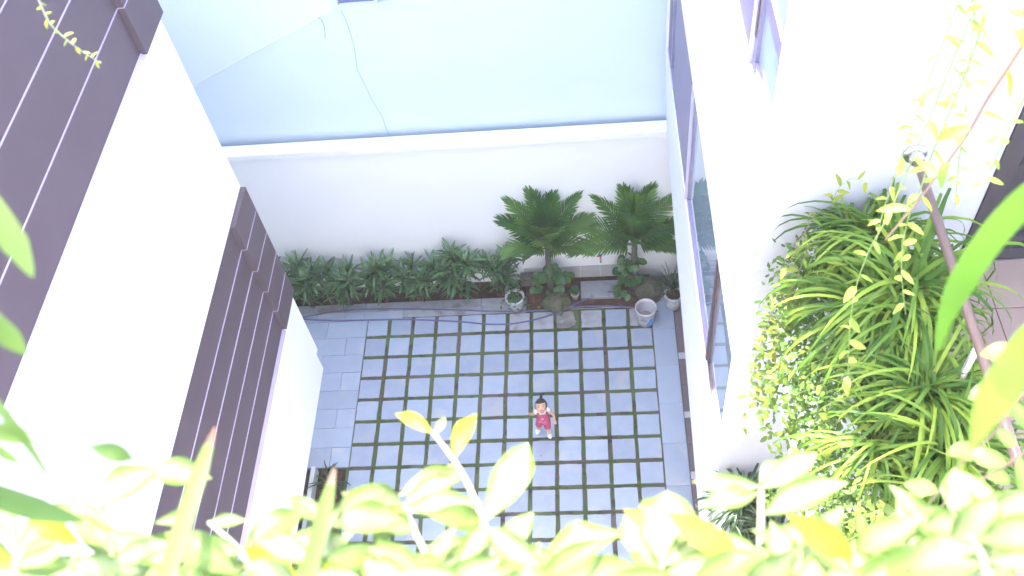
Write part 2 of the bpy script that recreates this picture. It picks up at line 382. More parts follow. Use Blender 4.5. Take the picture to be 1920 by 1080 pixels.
# ================================================================== THE SETTING
rng = random.Random(5)
MB().box((-40, -40, -.30), (40, 40, -.09)).build('ground', 'ground', kind='structure')
# moss bed under the pavers
mb = MB(); mb.box((-.02, -6.05, -.089), (4.31, -.005, -.012)); moss = mb.build('moss_bed', 'moss', kind='structure')
MB().box((-1.7, .285, -.089), (2.43, .615, -.02)).build('planting_soil', 'soil', kind='structure')
MB().box((2.45, .012, -.089), (4.32, .615, -.018)).build('flower_bed_soil', ['red_soil'], kind='structure')
MB().box((-2.3, -6.05, -.089), (-.03, -2.53, -.02)).build('side_bed_soil', 'soil', kind='structure')

# paving ------------------------------------------------------------
base = MB(); base.box((-1.7, -2.50, -.089), (-.025, .28, -.030)); base.box((-.02, .0, -.089), (2.42, .28, -.030)); base.box((4.32, -6.05, -.089), (6.5, .6, -.030))
pave = base.build('paving', 'ground', kind='structure')
def paver_mesh(wx, wy, seed, bev=.004, jag=.0035, mat='slate', name='paver'):
    r = random.Random(seed); mb = MB(); pts = []
    hx, hy = wx / 2, wy / 2
    for (a, b) in (((-hx, -hy), (hx, -hy)), ((hx, -hy), (hx, hy)), ((hx, hy), (-hx, hy)), ((-hx, hy), (-hx, -hy))):
        for k in range(3):
            t = k / 3; pts.append((a[0] + (b[0] - a[0]) * t + r.uniform(-jag, jag), a[1] + (b[1] - a[1]) * t + r.uniform(-jag, jag)))
    n = len(pts); s_ = (hx - bev) / hx
    vs = [(x, y, -.06) for x, y in pts] + [(x, y, -bev) for x, y in pts] + [(x * s_, y * s_, 0) for x, y in pts]
    fs = [(k, (k + 1) % n, n + (k + 1) % n, n + k) for k in range(n)] + [(n + k, n + (k + 1) % n, 2 * n + (k + 1) % n, 2 * n + k) for k in range(n)] + [tuple(range(2 * n, 3 * n))]
    mb.add(vs, fs); me = mb.mesh(name); me.materials.append(M[mat]); return me
P = .36
pv = [paver_mesh(.302, .302, i) for i in range(8)]
pv_edge = [paver_mesh(.315, .302, 40 + i) for i in range(3)]
for c in range(12):
    for r in range(16):
        x = c * P + P / 2; y = -r * P - P / 2
        if (c, r) == (8, 0): continue
        m = pv[rng.randrange(8)]
        if c == 0: x += -.004
        if c == 11: x -= .005
        mt = 'paver_dusty' if (r == 0 and c in (6, 7, 9, 11)) else None
        inst(m, 'paver', pave, Matrix.Translation((x + rng.uniform(-.003, .003), y + rng.uniform(-.003, .003), rng.uniform(-.003, .002))) @ Matrix.Rotation(rng.uniform(-.008, .008), 4, 'Z') @ Matrix.Rotation(rng.uniform(-.006, .006), 4, 'X'), mt)
# the weathered paver with a broken edge
mb = MB(); pts = [(-.15, -.145), (-.05, -.15), (.03, -.15), (.07, -.13), (.10, -.105), (.125, -.10), (.13, -.06), (.145, -.03), (.118, .0), (.122, .04), (.105, .07), (.11, .12), (.08, .15), (-.02, .148), (-.15, .15)]
n = len(pts); vs = [(x + 8.46 * P, y - P / 2, z) for z in (-.06, -.005) for x, y in pts]
mb.add(vs, [(k, (k + 1) % n, n + (k + 1) % n, n + k) for k in range(n)] + [tuple(range(n, 2 * n))])
mb.build('paver', 'slate_brown', pave, label='brown weathered paver with a crumbled right edge')
# running-bond border pavers on the left and behind
cache = {}
def border(x0, x1, y0, y1, mat='slate_border', gap=.004, name='border_paver', z=0.0):
    wx, wy = round(x1 - x0 - gap, 3), round(y1 - y0 - gap, 3)
    key = (wx, wy, mat)
    if key not in cache: cache[key] = paver_mesh(wx, wy, len(cache) + 90, jag=.0008, bev=.003, mat=mat, name=name)
    inst(cache[key], name, pave, Matrix.Translation(((x0 + x1) / 2, (y0 + y1) / 2, z + rng.uniform(-.0015, .0015))) @ Matrix.Rotation(rng.uniform(-.003, .003), 4, 'X'))
for k in range(9):
    y1 = -.045 - k * .307; y0 = y1 - .307
    if y0 < -2.52: break
    offs = [.61, .29, .60, .28, .0, .27, .60, .27][k % 8]
    x = .012; first = offs if offs else .6
    while x > -1.7:
        wd = first if first else .6; first = .6 if first else .6
        border(max(x - wd, -1.7), x, y0, y1); x -= wd; first = .6
x = -1.7
for wd in (.45, .46, .44, .30, .6, .6, .6, .6, .43):
    border(x, min(x + wd, 2.43), .125, .28, 'paver_dusty'); border(x, min(x + wd, 2.43), -.042 if x < -.03 else -.012, .122, 'slate_border' if x < 0 else 'paver_dusty'); x += wd
    if x >= 2.42: break
for k in range(10):
    y1 = .20 - k * .62; border(4.305, 4.628, y1 - .62, y1)
# brown terrace tiles with pale inlays
ys = [(.6, -.835), (-.945, -1.80), (-1.90, -2.70), (-2.81, -3.66), (-3.77, -4.62), (-4.73, -5.6)]
for i, (a, b) in enumerate(ys):
    for xx in (4.635, 5.235):
        m_ = (a + b) / 2
        border(xx, xx + .6, b, m_, 'brown_tile', name='terrace_tile'); border(xx, xx + .6, m_, a, 'brown_tile', name='terrace_tile')
    if i < 5: border(4.635, 5.6, ys[i + 1][0], b, 'pale_tile', name='inlay_tile')

# moss tufts in the joints
mb = MB(); r2 = random.Random(9)
def tuft(x, y, z0, h, wd):
    a = r2.uniform(0, 6.28); dx, dy = math.cos(a) * wd, math.sin(a) * wd; lx, ly = r2.uniform(-.006, .006), r2.uniform(-.006, .006)
    mb.add([(x - dx, y - dy, z0), (x + dx, y + dy, z0), (x + lx, y + ly, z0 + h)], [(0, 1, 2)])
patch = lambda x, y: math.sin(x * 2.1 + 1.3) + math.sin(y * 2.7 + x * .7) + .8 * math.sin(x * 6.3 - y * 4.1) + .6 * math.sin(y * 9.1 + x * 3)
for k in range(75000):
    if r2.random() < .5:
        c = r2.randrange(1, 12); x = c * P + r2.gauss(0, .013); y = r2.uniform(-4.7, -.005)
    else:
        q = r2.randrange(1, 14); y = -q * P + r2.gauss(0, .013); x = r2.uniform(.01, 4.3)
    if abs((x / P) - round(x / P)) * P > .034 and abs((y / P) - round(y / P)) * P > .034: continue
    if patch(x, y) < -.5 and r2.random() < .85: continue
    tuft(x, y, -.014, r2.uniform(.010, .024), r2.uniform(.002, .005))
for (cx, cy, s_, n_) in ((2.0, -.05, .05, 400), (1.62, -.30, .06, 300), (2.95, -.1, .05, 500), (2.90, -.3, .05, 300), (.72, -.08, .045, 400), (2.5, -.2, .05, 300), (3.32, -.34, .09, 700), (3.05, -.34, .08, 500), (1.8, -.03, .03, 200)):
    for k in range(n_): tuft(cx + r2.gauss(0, s_ * .5), cy + r2.gauss(0, s_), -.012, r2.uniform(.01, .02), .004)
mb.build('moss', 'tuft', label='green moss growing in the joints between the pavers', cat='moss', kind='stuff')

# metal edging strip of the bed
mb = MB(); mb.box((2.46, -.008, -.03), (3.90, .004, .012)); mb.build('metal_edging', 'pipe', label='thin shiny metal edging strip between pavers and flower bed', cat='edging')

# ------------------------------------------------------------------ boundary wall
bw = thing('boundary_wall', (1.5, .68, 0), 'white boundary wall with a coping behind the palms and shrubs', 'wall')
MB().box((-4.5, .62, -.09), (7.5, .76, 2.90)).build('wall', 'wall_back', bw)
MB().box((-4.5, .585, 2.903), (7.5, .79, 3.0), .006).build('coping', 'coping', bw)
x = 2.42
for wd in (.22, .28, .36, .30, .28):
    MB().box((x, .606, .14), (x + wd - .005, .619, .262)).build('skirting_tile', 'skirt', bw)
    MB().box((x, .600, 0.0), (x + wd - .005, .6185, .136)).build('skirting_tile', 'skirt', bw); x += wd

# ------------------------------------------------------------------ neighbour's house wall
FY = .88
nb = thing('neighbour_house', (1, FY, 0), 'tall pale blue house wall rising beyond the white boundary wall', 'house')
wz0, wx0, wx1 = 4.97, .63, 2.13
mb = MB()
mb.box((-6, FY, -.09), (8, FY + .3, wz0)); mb.box((-6, FY, wz0 + .003), (wx0, FY + .3, 15)); mb.box((wx1, FY, wz0 + .003), (8, FY + .3, 15)); mb.box((wx0 + .003, FY, 6.0), (wx1 - .003, FY + .3, 15))
mb.build('wall', 'far_wall', nb)
MB().box((-6, FY + .303, -.09), (8, 7, 15)).build('rear_sun_blocker', 'far_wall', nb)  # unseen bulk, added deep and tall to cut sun coming over the wall
wf = MB()
for (a, b) in (((wx0, wz0), (wx1, wz0 + .05)), ((wx0, wz0 + .05), (wx0 + .05, 6)), ((wx1 - .05, wz0 + .05), (wx1, 6)), ((1.11, wz0 + .05), (1.15, 6)), ((1.58, wz0 + .05), (1.62, 6))):
    wf.box((a[0] + .004, FY - .015, a[1] + .004), (b[0] - .004, FY + .08, b[1]))
win = wf.build('window', 'far_wall', nb)
for a, b in ((.68, 1.11), (1.15, 1.58), (1.62, 2.08)): MB().box((a, FY + .05, wz0 + .05), (b, FY + .06, 6)).build('pane', 'glass_purple', win)
for zz in (wz0 + .12, wz0 + .24, wz0 + .36): MB().tube([(.68, FY + .03, zz), (2.08, FY + .03, zz)], .007, 6).build('bar', 'white', win)
# slightly paler area painted on the wall beyond the sloping edge
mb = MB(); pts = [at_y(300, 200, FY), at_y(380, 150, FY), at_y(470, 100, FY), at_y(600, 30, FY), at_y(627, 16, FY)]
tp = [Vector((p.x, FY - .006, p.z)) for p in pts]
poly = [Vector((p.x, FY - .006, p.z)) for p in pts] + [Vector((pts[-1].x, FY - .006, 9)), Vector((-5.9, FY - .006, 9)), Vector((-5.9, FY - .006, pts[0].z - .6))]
mb.add(poly, [tuple(reversed(range(len(poly))))]); mb.build('pale_patch', material('pale_wall_tone', (.63, .715, .795), (.615, .705, .785), 1.2, .75, .1, 40), nb)
MB().tube([(p.x, FY - .012, p.z) for p in pts], .004, 5).build('cable', 'coping', label='white cable sloping across the pale blue house wall', cat='cable')
cp = [at_y(x, y, FY) for x, y in ((636, 12), (650, 40), (664, 85), (670, 130), (680, 150), (697, 185), (715, 215), (733, 262))]
MB().tube([(p.x, FY - .008, p.z) for p in cp], .003, 5).build('cable', 'crack', label='thin grey cable hanging from the window down the pale blue wall', cat='cable')
cp = [at_y(x, y, FY) for x, y in ((596, 30), (604, 36), (609, 50), (610, 70))]
MB().tube([(p.x, FY - .018, p.z) for p in cp], .005, 5).build('cable', 'crack', label='short loose cable end left of the neighbour\'s window', cat='cable')

# ------------------------------------------------------------------ LEFT WING
XL = .35
lw = thing('house_wing', (-2, -5, 0), 'white upper storeys on the left with two bands of plum cladding boards', 'house')
TOPZ = 13.6
mb = MB()
mb.box((-6, -12, 2.60), (XL - .003, -2.545, 2.90)); mb.box((-6, -12, 2.903), (XL, -2.478, 3.97)); mb.box((-6, -12, 3.973), (XL - .08, -2.478, 5.585))
mb.box((-6, -12, 5.588), (XL, -2.478, 7.47)); mb.box((-6, -12, 7.473), (XL - .08, -2.478, 9.1)); mb.box((-6, -12, 9.103), (XL, -2.478, TOPZ))
mb.build('wall', 'white', lw)
MB().box((-6, -12, -.09), (-1.6, -2.9, 2.597)).build('wall', 'shaded_white', lw)
MB().box((-7, -2.475, -.08), (-2.4, 1.0, 17.5)).build('sun_blocker', 'white', lw)  # unseen tall block added to keep the sun off the courtyard floor
def clad(z0, z1, nb_, ystep, yend=-2.470):
    h = (z1 - z0) / nb_
    for k in range(nb_):
        a = z0 + k * h + .004; b = z0 + (k + 1) * h - .004
        MB().box((XL - .078, -11.9, a), (XL - .004 + rng.uniform(-.0015, .0015), ystep - .002, b)).build('cladding_board', 'cladding', lw)
        MB().box((XL - .078, ystep, a), (XL + .042, yend, b)).build('cladding_board', 'cladding', lw)
        if k:
            MB().box((XL - .07, -11.9, z0 + k * h - .0055), (XL + .0015, ystep - .004, z0 + k * h + .0035)).build('joint_strip', 'clad_edge', lw)
            MB().box((XL - .07, ystep, z0 + k * h - .0055), (XL + .0455, yend - .003, z0 + k * h + .0035)).build('joint_strip', 'clad_edge', lw)
clad(3.992, 5.58, 5, -2.955); clad(7.48, 9.10, 4, -2.955)
for z in (3.975, 7.475):
    mb = MB(); mb.add([(XL + .001, -11.9, z + .028), (XL + .030, -11.9, z), (XL - .05, -11.9, z), (XL + .001, -2.958, z + .028), (XL + .030, -2.958, z), (XL - .05, -2.958, z)],
                      [(0, 1, 4, 3), (1, 2, 5, 4), (0, 2, 1), (3, 4, 5), (0, 3, 5, 2)])
    mb.build('flashing', 'clad_edge', lw)

# ------------------------------------------------------------------ RIGHT HOUSE
XR = 4.44
YC = -4.76          # wall with the handrail
rh = thing('white_house', (6, -3, 0), 'white house on the right with window bands and an overhanging upper storey', 'house')
mb = MB()
D_ = .12
def wallbox(y0, y1, z0, z1, x0=XR, x1=XR + .25): mb.box((x0, y0, z0), (x1, y1, z1))
# lower solid band follows the slab edge (slightly splayed)
lo = [(4.497, .60), (4.395, YC - .002)]
mb.add([(lo[0][0], lo[0][1], 2.9), (lo[1][0], lo[1][1], 2.9), (XR, YC - .002, 4.44), (XR, .60, 4.44), (8, .60, 2.9), (8, YC - .002, 2.9), (8, YC - .002, 4.44), (8, .60, 4.44)],
       [(0, 3, 2, 1), (0, 1, 5, 4), (2, 3, 7, 6), (1, 2, 6, 5), (0, 4, 7, 3)])
E1 = [(.60, .42), (-4.70, YC)]             # piers lower band: far end, near end
wallbox(.42, .60, 4.443, 5.917); wallbox(YC, -4.705, 4.443, 5.917)
wallbox(YC, .60, 5.92, 7.985)
wallbox(-3.0, .60, 7.988, 9.6); wallbox(YC, -4.735, 7.988, 9.6); wallbox(YC, .60, 9.603, TOPZ)
mb.build('wall', 'white', rh)
MB().box((XR + .6, -4.5, 4.44), (8, .5, TOPZ)).build('inner_wall', 'shaded_white', rh)
MB().box((5.75, -6, -.09), (5.9, .6, 2.89)).build('ground_floor_wall', 'shaded_white', rh)
def glazing(y0, y1, z0, z1, splits, frame='frame', pane='glass', depth=.014, t=.024, label=None):
    fx0, fx1 = XR + depth, XR + depth + .05
    f = MB(); f.box((fx0, y0, z0), (fx1, y1, z0 + t)); f.box((fx0, y0, z1 - t), (fx1, y1, z1))
    for yy in [y0] + splits + [y1 - t]: f.box((fx0 + .001, yy, z0 + t + .0005), (fx1 - .001, yy + t, z1 - t - .0005))
    wn = f.build('window', frame, rh, label=label)
    edges = [y0] + splits + [y1 - t]
    for a, b in zip(edges[:-1], edges[1:]):
        MB().box((fx0 + .02, a + t + .001, z0 + t + .001), (fx0 + .026, b - .001, z1 - t - .001)).build('pane', pane, wn)
    # pale sill in front of the frame
    MB().box((XR + .004, y0 + .002, z0 - .0), (fx0 - .001, y1 - .002, z0 + .012)).build('sill', 'frame_pale', wn)
    return wn
glazing(-3.762, -1.90, 4.45, 5.91, [], frame='frame_lilac', t=.03)
MB().box((XR + .004, -3.80, 4.452), (XR + .06, -3.765, 5.908)).build('mullion', 'frame', rh)
glazing(-4.70, -3.803, 4.45, 5.91, [], t=.06)
glazing(-.28, .415, 4.45, 5.91, [.05], frame='frame_lilac', t=.03)
MB().box((XR + .010, -1.862, 4.452), (XR + .08, -.285, 5.912)).build('cladding_panel', material('lilac_panel', (.17, .145, .25), (.185, .155, .265), 3, .45), rh)
f = MB(); f.box((XR - .008, -1.892, 4.452), (XR + .05, -1.868, 5.912)); f.build('cover_strip', 'frame_pale', rh)
glazing(-4.73, -4.07, 7.99, 9.595, [], frame='frame_lilac', t=.075)
MB().box((XR + .008, -4.10, 8.20), (XR + .013, -4.065, 9.50)).build('cover_strip', 'frame', rh)
MB().box((XR + .010, -4.032, 7.992), (XR + .06, -3.005, 9.598)).build('cladding_panel', bpy.data.materials['lilac_panel'], rh)
MB().box((XR - .008, -4.062, 7.992), (XR + .05, -4.038, 9.598)).build('cover_strip', 'frame_pale', rh)
MB().box((XR + .024, -4.65, 8.46), (XR + .033, -4.15, 8.58)).build('window_bar', bpy.data.materials['lilac_panel'], rh)

# wall that faces the camera, with the balcony on the right
XE = 5.60
mb = MB(); mb.box((XR + .001, YC - .10, 2.905), (8, YC - .0035, 7.085)); mb.box((XR + .001, YC - .10, 7.088), (XE, YC - .0035, TOPZ)); mb.box((XE + .003, YC - .10, 9.5), (8, YC - .0035, TOPZ))
mb.build('wall', 'shaded_white', rh)
yw = YC - .10
# dark framed glass door
dr = MB(); dr.box((XE + .003, yw - .012, 7.105), (XE + .10, YC - .03, 9.49)); dr.box((XE + .103, yw + .0, 7.105), (8, YC - .03, 7.20)); dr.box((XE + .103, yw + .01, 7.25), (8, YC - .02, 7.30)); dr.box((XE + .103, yw + .0, 9.40), (8, YC - .03, 9.49)); dr.box((6.35, yw + .012, 7.305), (6.44, YC - .02, 9.395))
door = dr.build('door', 'dark_door', rh)
MB().box((XE + .105, yw + .03, 7.305), (6.345, yw + .036, 9.395)).build('pane', 'glass_dark', door); MB().box((6.445, yw + .03, 7.305), (8, yw + .036, 9.395)).build('pane', 'glass_dark', door)
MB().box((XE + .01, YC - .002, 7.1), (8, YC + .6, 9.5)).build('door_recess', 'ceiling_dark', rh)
# balcony slab and floor tiles
MB().box((4.735, -8.3, 6.0), (8, yw - .003, 7.07)).build('balcony_slab', 'shaded_white', rh)
bfy = [yw - .004, -5.20, -5.80, -6.40, -7.0, -7.6, -8.2]
for i in range(6):
    for xx in (5.13, 5.73, 6.33, 6.93):
        MB().box((xx + .002, bfy[i + 1] + .002, 7.072), (xx + .598, bfy[i] - .002, 7.10 if i else 7.104), .002).build('floor_tile', 'balcony_floor', rh)
# upper balcony the camera stands on: slab edge / near wall below the planter
MB().box((-6, -12, -.09), (8, -8.55, 10.55)).build('near_wall', 'white', rh)
def planter(name, a, b, label, t=.05, mat='white', soil='soil'):
    th = thing(name, ((a[0] + b[0]) / 2, (a[1] + b[1]) / 2, a[2]), label, 'planter')
    m_ = MB(); x0, y0, z0 = a; x1, y1, z1 = b
    m_.box((x0, y0, z0), (x0 + t, y1, z1), .004); m_.box((x1 - t, y0, z0), (x1, y1, z1), .004)
    m_.box((x0 + t + .001, y0, z0), (x1 - t - .001, y0 + t, z1 - .001)); m_.box((x0 + t + .001, y1 - t, z0), (x1 - t - .001, y1, z1 - .001)); m_.box((x0 + t, y0 + t, z0 + .002), (x1 - t, y1 - t, z0 + .03))
    m_.build('trough', mat, th)
    MB().box((x0 + t + .002, y0 + t + .002, z0 + .031), (x1 - t - .002, y1 - t - .002, z1 - .05)).build('soil', soil, th)
    return th
planter('planter', (4.72, -8.2, 7.072), (5.125, yw - .006, 7.48), 'white balcony planter overflowing with strap leaves under the brown handrail')
MB().box((4.70, -8.3, 5.98), (4.732, yw - .006, 7.069)).build('balcony_fascia', 'white', rh)
planter('planter', (4.45, -8.2, 2.905), (4.95, yw - .006, 4.25), 'lower white planter at the foot of the pale wall with dark strap plants')
MB().box((4.955, -8.3, 2.9), (8, yw - .006, 3.0)).build('terrace_slab', 'balcony_floor', rh)
planter('planter', (-1.5, -8.545, 10.3), (8, -8.18, 11.02), 'white planter at the near edge holding the pale foreground plants')

# handrail -----------------------------------------------------------
hr = thing('handrail', (5.16, yw, 7.1), 'brown handrail fixed to the white wall above the balcony planter', 'handrail')
HZ = 8.02
mb = MB(); mb.smooth = True; mb.tube([(5.16, yw - .05, HZ), (5.17, -8.2, HZ)], .023, 14); mb.build('rail', 'rail', hr)
mb = MB(); mb.smooth = True; mb.tube([(5.16, yw + .0, HZ), (5.16, yw - .014, HZ)], [.062, .058], 20); mb.tube([(5.16, yw - .014, HZ), (5.16, yw - .06, HZ)], [.040, .036], 18); mb.build('flange', 'pipe', hr)
for yy in (-6.02, -7.4):
    mb = MB(); mb.smooth = True; mb.tube([(5.165, yy, 7.1), (5.165, yy, HZ - .03)], .016, 10); mb.tube([(5.165, yy, 7.105), (5.165, yy, 7.115)], .045, 14); mb.build('post', 'pipe', hr)

# ================================================================== PLANTS
LS = mesh_variants('lance', 'leaf_shrub', 8, 21, w=.082, droop=(.08, .45), name='leaf', fold=.35)
LROUND = mesh_variants('oval', 'leaf_round', 6, 22, w=.46, name='leaf')
LV = mesh_variants('oval', 'leaf_vine', 8, 23, w=.27, name='leaf')
LVL = mesh_variants('lance', 'leaf_vine', 6, 24, w=.17, name='leaf', droop=(.05, .3))
LP = mesh_variants('lance', 'leaf_pale', 10, 25, w=.17, name='leaf', droop=(.05, .4), peak=.45, wave=.12)
STRAP = mesh_variants('strap', 'leaf_strap', 16, 26, w=.0138, elev=(.55, 1.5), grav=(1.2, 2.9), name='blade')
STRAPD = mesh_variants('strap', 'leaf_strap_dark', 10, 27, w=.022, elev=(.5, 1.4), grav=(1.2, 2.4), name='blade')
SPIKE = mesh_variants('strap', 'leaf_strap_dark', 8, 28, w=.03, elev=(.3, 1.4), grav=(.2, .8), name='blade')

def rot_z(p, az, s, tilt_=0.0, sw=1.0):
    return Matrix.Translation(p) @ Matrix.Rotation(az, 4, 'Z') @ Matrix.Rotation(tilt_, 4, 'X') @ Matrix.Diagonal((s * sw, s, s, 1))

# shrubs along the boundary wall
def shrub(x, y, h, seed, label, stems=6, spread=.20, ln=.25):
    r = random.Random(seed); t = thing('shrub', (x, y, -.02), label, 'shrub', 'dark green shrubs in the bed along the boundary wall')
    smb = MB()
    for k in range(stems):
        a = 2 * PI * k / stems + r.uniform(-.4, .4); rr = spread * r.uniform(.45, 1.15) if k else 0
        tip = Vector((x + math.cos(a) * rr * 1.25, y + math.sin(a) * rr * .62 - .03, h * r.uniform(.62, 1.0)))
        b0 = Vector((x + math.cos(a) * rr * .25, y + math.sin(a) * rr * .2, -.02))
        mid = (b0 + tip) / 2 + Vector((r.uniform(-.03, .03), r.uniform(-.02, .02), 0))
        smb.tube([b0, mid, tip], [.012, .010, .007], 5)
        nl = r.randrange(16, 21); da = r.uniform(0, 6)
        for j in range(nl):
            az = da + j * 2.4; f = j / nl; el = R(72) * (1 - f) ** .8 - R(18) * f
            d = Vector((math.cos(az) * math.cos(el), math.sin(az) * math.cos(el), math.sin(el)))
            pz = tip - Vector((0, 0, 1)) * (.10 * f)
            L = ln * r.uniform(.75, 1.15) * (.75 + .35 * math.sin(PI * f))
            if (pz + d * L).y > .60: d.y = (.60 - pz.y) / L if pz.y < .60 else 0; d = d.normalized()
            inst(LS[r.randrange(8)], 'leaf', t, basis(pz, d, Vector((0, 0, 1)), (L, L, L)))
        for j in range(5):      # lower leaves on the stem
            f = r.uniform(.25, .75); pz = b0.lerp(tip, f); az = r.uniform(0, 6.28); d = Vector((math.cos(az), math.sin(az) * .7 - .15, r.uniform(-.1, .5))); L = ln * .8
            if (pz + d * L).y > .6: d.y = -.3
            inst(LS[r.randrange(8)], 'leaf', t, basis(pz, d, Vector((0, 0, 1)), (L, L, L)))
    smb.build('stem', 'stem_brown', t)
shrub(-1.50, .36, .80, 101, 'shrub mostly hidden behind the corner of the white left building', ln=.30)
shrub(-.90, .30, .86, 102, 'leftmost fully visible dark shrub beside the left building corner', 8, .24, .30)
shrub(-.30, .30, .84, 103, 'broad shrub second from the left building along the wall', 8, .23, .29)
shrub(.28, .32, .90, 104, 'shrub with one tall upright leaf near the middle of the hedge', 6, .19, .30)
shrub(.82, .30, .80, 105, 'shorter shrub left of the tallest shrub in the row', 7, .21, .28)
shrub(1.45, .33, 1.02, 106, 'tallest dark shrub in the row with bare stems at its foot', 9, .28, .30)
shrub(2.10, .38, .86, 107, 'rightmost shrub standing behind the white flowerpot', 7, .22, .26)

# palms
def frond_mb(mb, mb2, r, az, el, L, wl, droop):
    """one pinnate leaf: rachis into mb2, leaflets into mb"""
    p = Vector((0, 0, 0)); a = el; pts = [p.copy()]; n = 12; ds = []
    for k in range(n):
        d = Vector((math.cos(az) * math.cos(a), math.sin(az) * math.cos(a), math.sin(a))); p = p + d * (L / n); pts.append(p.copy()); ds.append(d); a -= droop / n * (.3 + 1.4 * k / n)
    ds.append(ds[-1]); side = Vector((-math.sin(az), math.cos(az), 0))
    mb2.tube(pts, [.011 * (1 - .8 * i / n) for i in range(n + 1)], 5)
    m_ = 21
    for i in range(m_ + 1):
        t = .16 + .84 * i / m_; f = t * n; k = min(int(f), n - 1); q = pts[k].lerp(pts[k + 1], f - k); d = ds[k]; nr = side.cross(d).normalized() * -1
        if nr.z < 0: nr = -nr
        for s in (-1, 1):
            ang = R(62) * (1 - t) ** .7 + R(10); ll = wl * (math.sin(PI * (t * .58 + .22)) ** .8) * r.uniform(.84, 1.1)
            dd = (d * math.cos(ang) + side * s * math.sin(ang) + nr * .18).normalized()
            w_ = .0185 * r.uniform(.85, 1.1)
            sp = dd.cross(nr).normalized(); e = q + dd * ll - Vector((0, 0, 1)) * ll * ll * .5 * r.uniform(.6, 1.3)
            m1 = q.lerp(e, .35) + nr * .012; m2 = q.lerp(e, .78) + nr * .008
            vs = [q - sp * w_ * .5, q + sp * w_ * .5, m1 - sp * w_, m1 + nr * .005, m1 + sp * w_, m2 - sp * w_ * .75, m2 + nr * .003, m2 + sp * w_ * .75, e]
            mb.add(vs, [(0, 1, 4, 3), (0, 3, 2), (2, 3, 6, 5), (3, 4, 7, 6), (5, 6, 8), (6, 7, 8)])
def palm(x, y, th_, label, seed, fronds):
    r = random.Random(seed); t = thing('palm_tree', (x, y, -.02), label, 'palm'); b0 = Vector((x, y, -.02)); top = Vector((x + .01, y, th_))
    m_ = MB(); m_.smooth = True; pts = []; rs = []
    for i in range(15):
        f = i / 14; pts.append(b0.lerp(top, f)); rs.append(.055 - .018 * f + (.005 if i % 2 else 0))
    m_.tube(pts, rs, 12); tr = m_.build('trunk', material('palm_trunk_%d' % seed, (.07, .09, .05), (.10, .10, .07), 18, .8, .5, 50, stretch=(1, 1, 5)), t)
    for i, (az, el, L, wl, dp, lt) in enumerate(fronds):
        a = MB(); b = MB(); b.smooth = True; frond_mb(a, b, r, R(az), R(el), L * .86, wl * .92, dp)
        bo = top + Vector((0, 0, r.uniform(-.05, .03)))
        for q in (a, b): q.v = [tuple(Vector(v) + bo) for v in q.v]
        for q in (a, b): q.v = [(v[0], min(v[1], .615), v[2]) for v in q.v]
        fo = a.build('frond', 'leaf_palm_light' if lt else 'leaf_palm', t); b.build('rachis', 'leaf_palm_light', fo)
palm(2.82, .36, 1.02, 'palm tree with a dense upright crown nearest the shrubs', 201,
     [(95, 88, 1.05, .36, .12, 0), (60, 78, 1.05, .38, .3, 0), (125, 77, 1.08, .38, .3, 0), (28, 66, 1.05, .40, .5, 0), (152, 66, 1.10, .40, .5, 0),
      (168, 56, .88, .36, .9, 0), (12, 54, .86, .36, .9, 1), (262, 80, .95, .46, .5, 1), (300, 74, .95, .44, .6, 0), (225, 72, .95, .44, .6, 0), (340, 46, .74, .34, 1.3, 1), (198, 42, .70, .32, 1.3, 0), (196, 8, .50, .12, 1.8, 1)])
palm(4.07, .36, 1.02, 'palm tree with spreading crown nearest the white house', 202,
     [(88, 88, 1.08, .36, .12, 0), (118, 76, 1.05, .38, .3, 0), (55, 72, 1.10, .38, .35, 0), (25, 58, 1.15, .40, .5, 1), (150, 62, 1.08, .40, .5, 0),
      (176, 44, 1.05, .42, .8, 0), (192, 30, .98, .38, 1.0, 1), (8, 36, .95, .38, .9, 0), (258, 82, .95, .44, .4, 0), (230, 68, .92, .42, .6, 0), (310, 66, .90, .40, .7, 0), (350, 18, .72, .28, 1.2, 1)])

# climbing heart-leaved plants at the palm trunks
def climber(x, y, h, label, seed, n_, sx, sy):
    r = random.Random(seed); t = thing('climbing_plant', (x, y, -.02), label, 'plant', 'heart-leaved plants climbing round the palm trunks')
    st = MB()
    for k in range(4):
        a = r.uniform(0, 6.28); p0 = Vector((x + .07 * math.cos(a), y + .06 * math.sin(a), -.02)); st.tube([p0, p0 + Vector((r.uniform(-.05, .05), 0, h * .5)), p0 + Vector((r.uniform(-.1, .1), -.02, h))], .005, 5)
    st.build('stem', 'stem_green', t)
    for k in range(n_):
        z = r.uniform(.03, h); f = 1 - .45 * z / h; a = r.uniform(PI * .9, 2.1 * PI) if r.random() < .7 else r.uniform(0, 6.28)
        rad = r.uniform(.05, 1.0); p = Vector((x + math.cos(a) * sx * rad * f, min(y + math.sin(a) * sy * rad * f, .5), z))
        d = Vector((math.cos(a + r.uniform(-.6, .6)), math.sin(a) - .2, r.uniform(-.5, .2))); s = r.uniform(.09, .15)
        if p.y + s > .59: d.y = -abs(d.y)
        inst(LROUND[r.randrange(6)], 'leaf', t, basis(p, d, Vector((0, -.35, 1)), (s, s, s)))
climber(2.86, .40, .62, 'broad heart-shaped leaves climbing around the left palm trunk', 301, 46, .36, .24)
climber(4.02, .38, .72, 'dark heart-shaped leaves climbing around the right palm trunk', 302, 46, .22, .26)

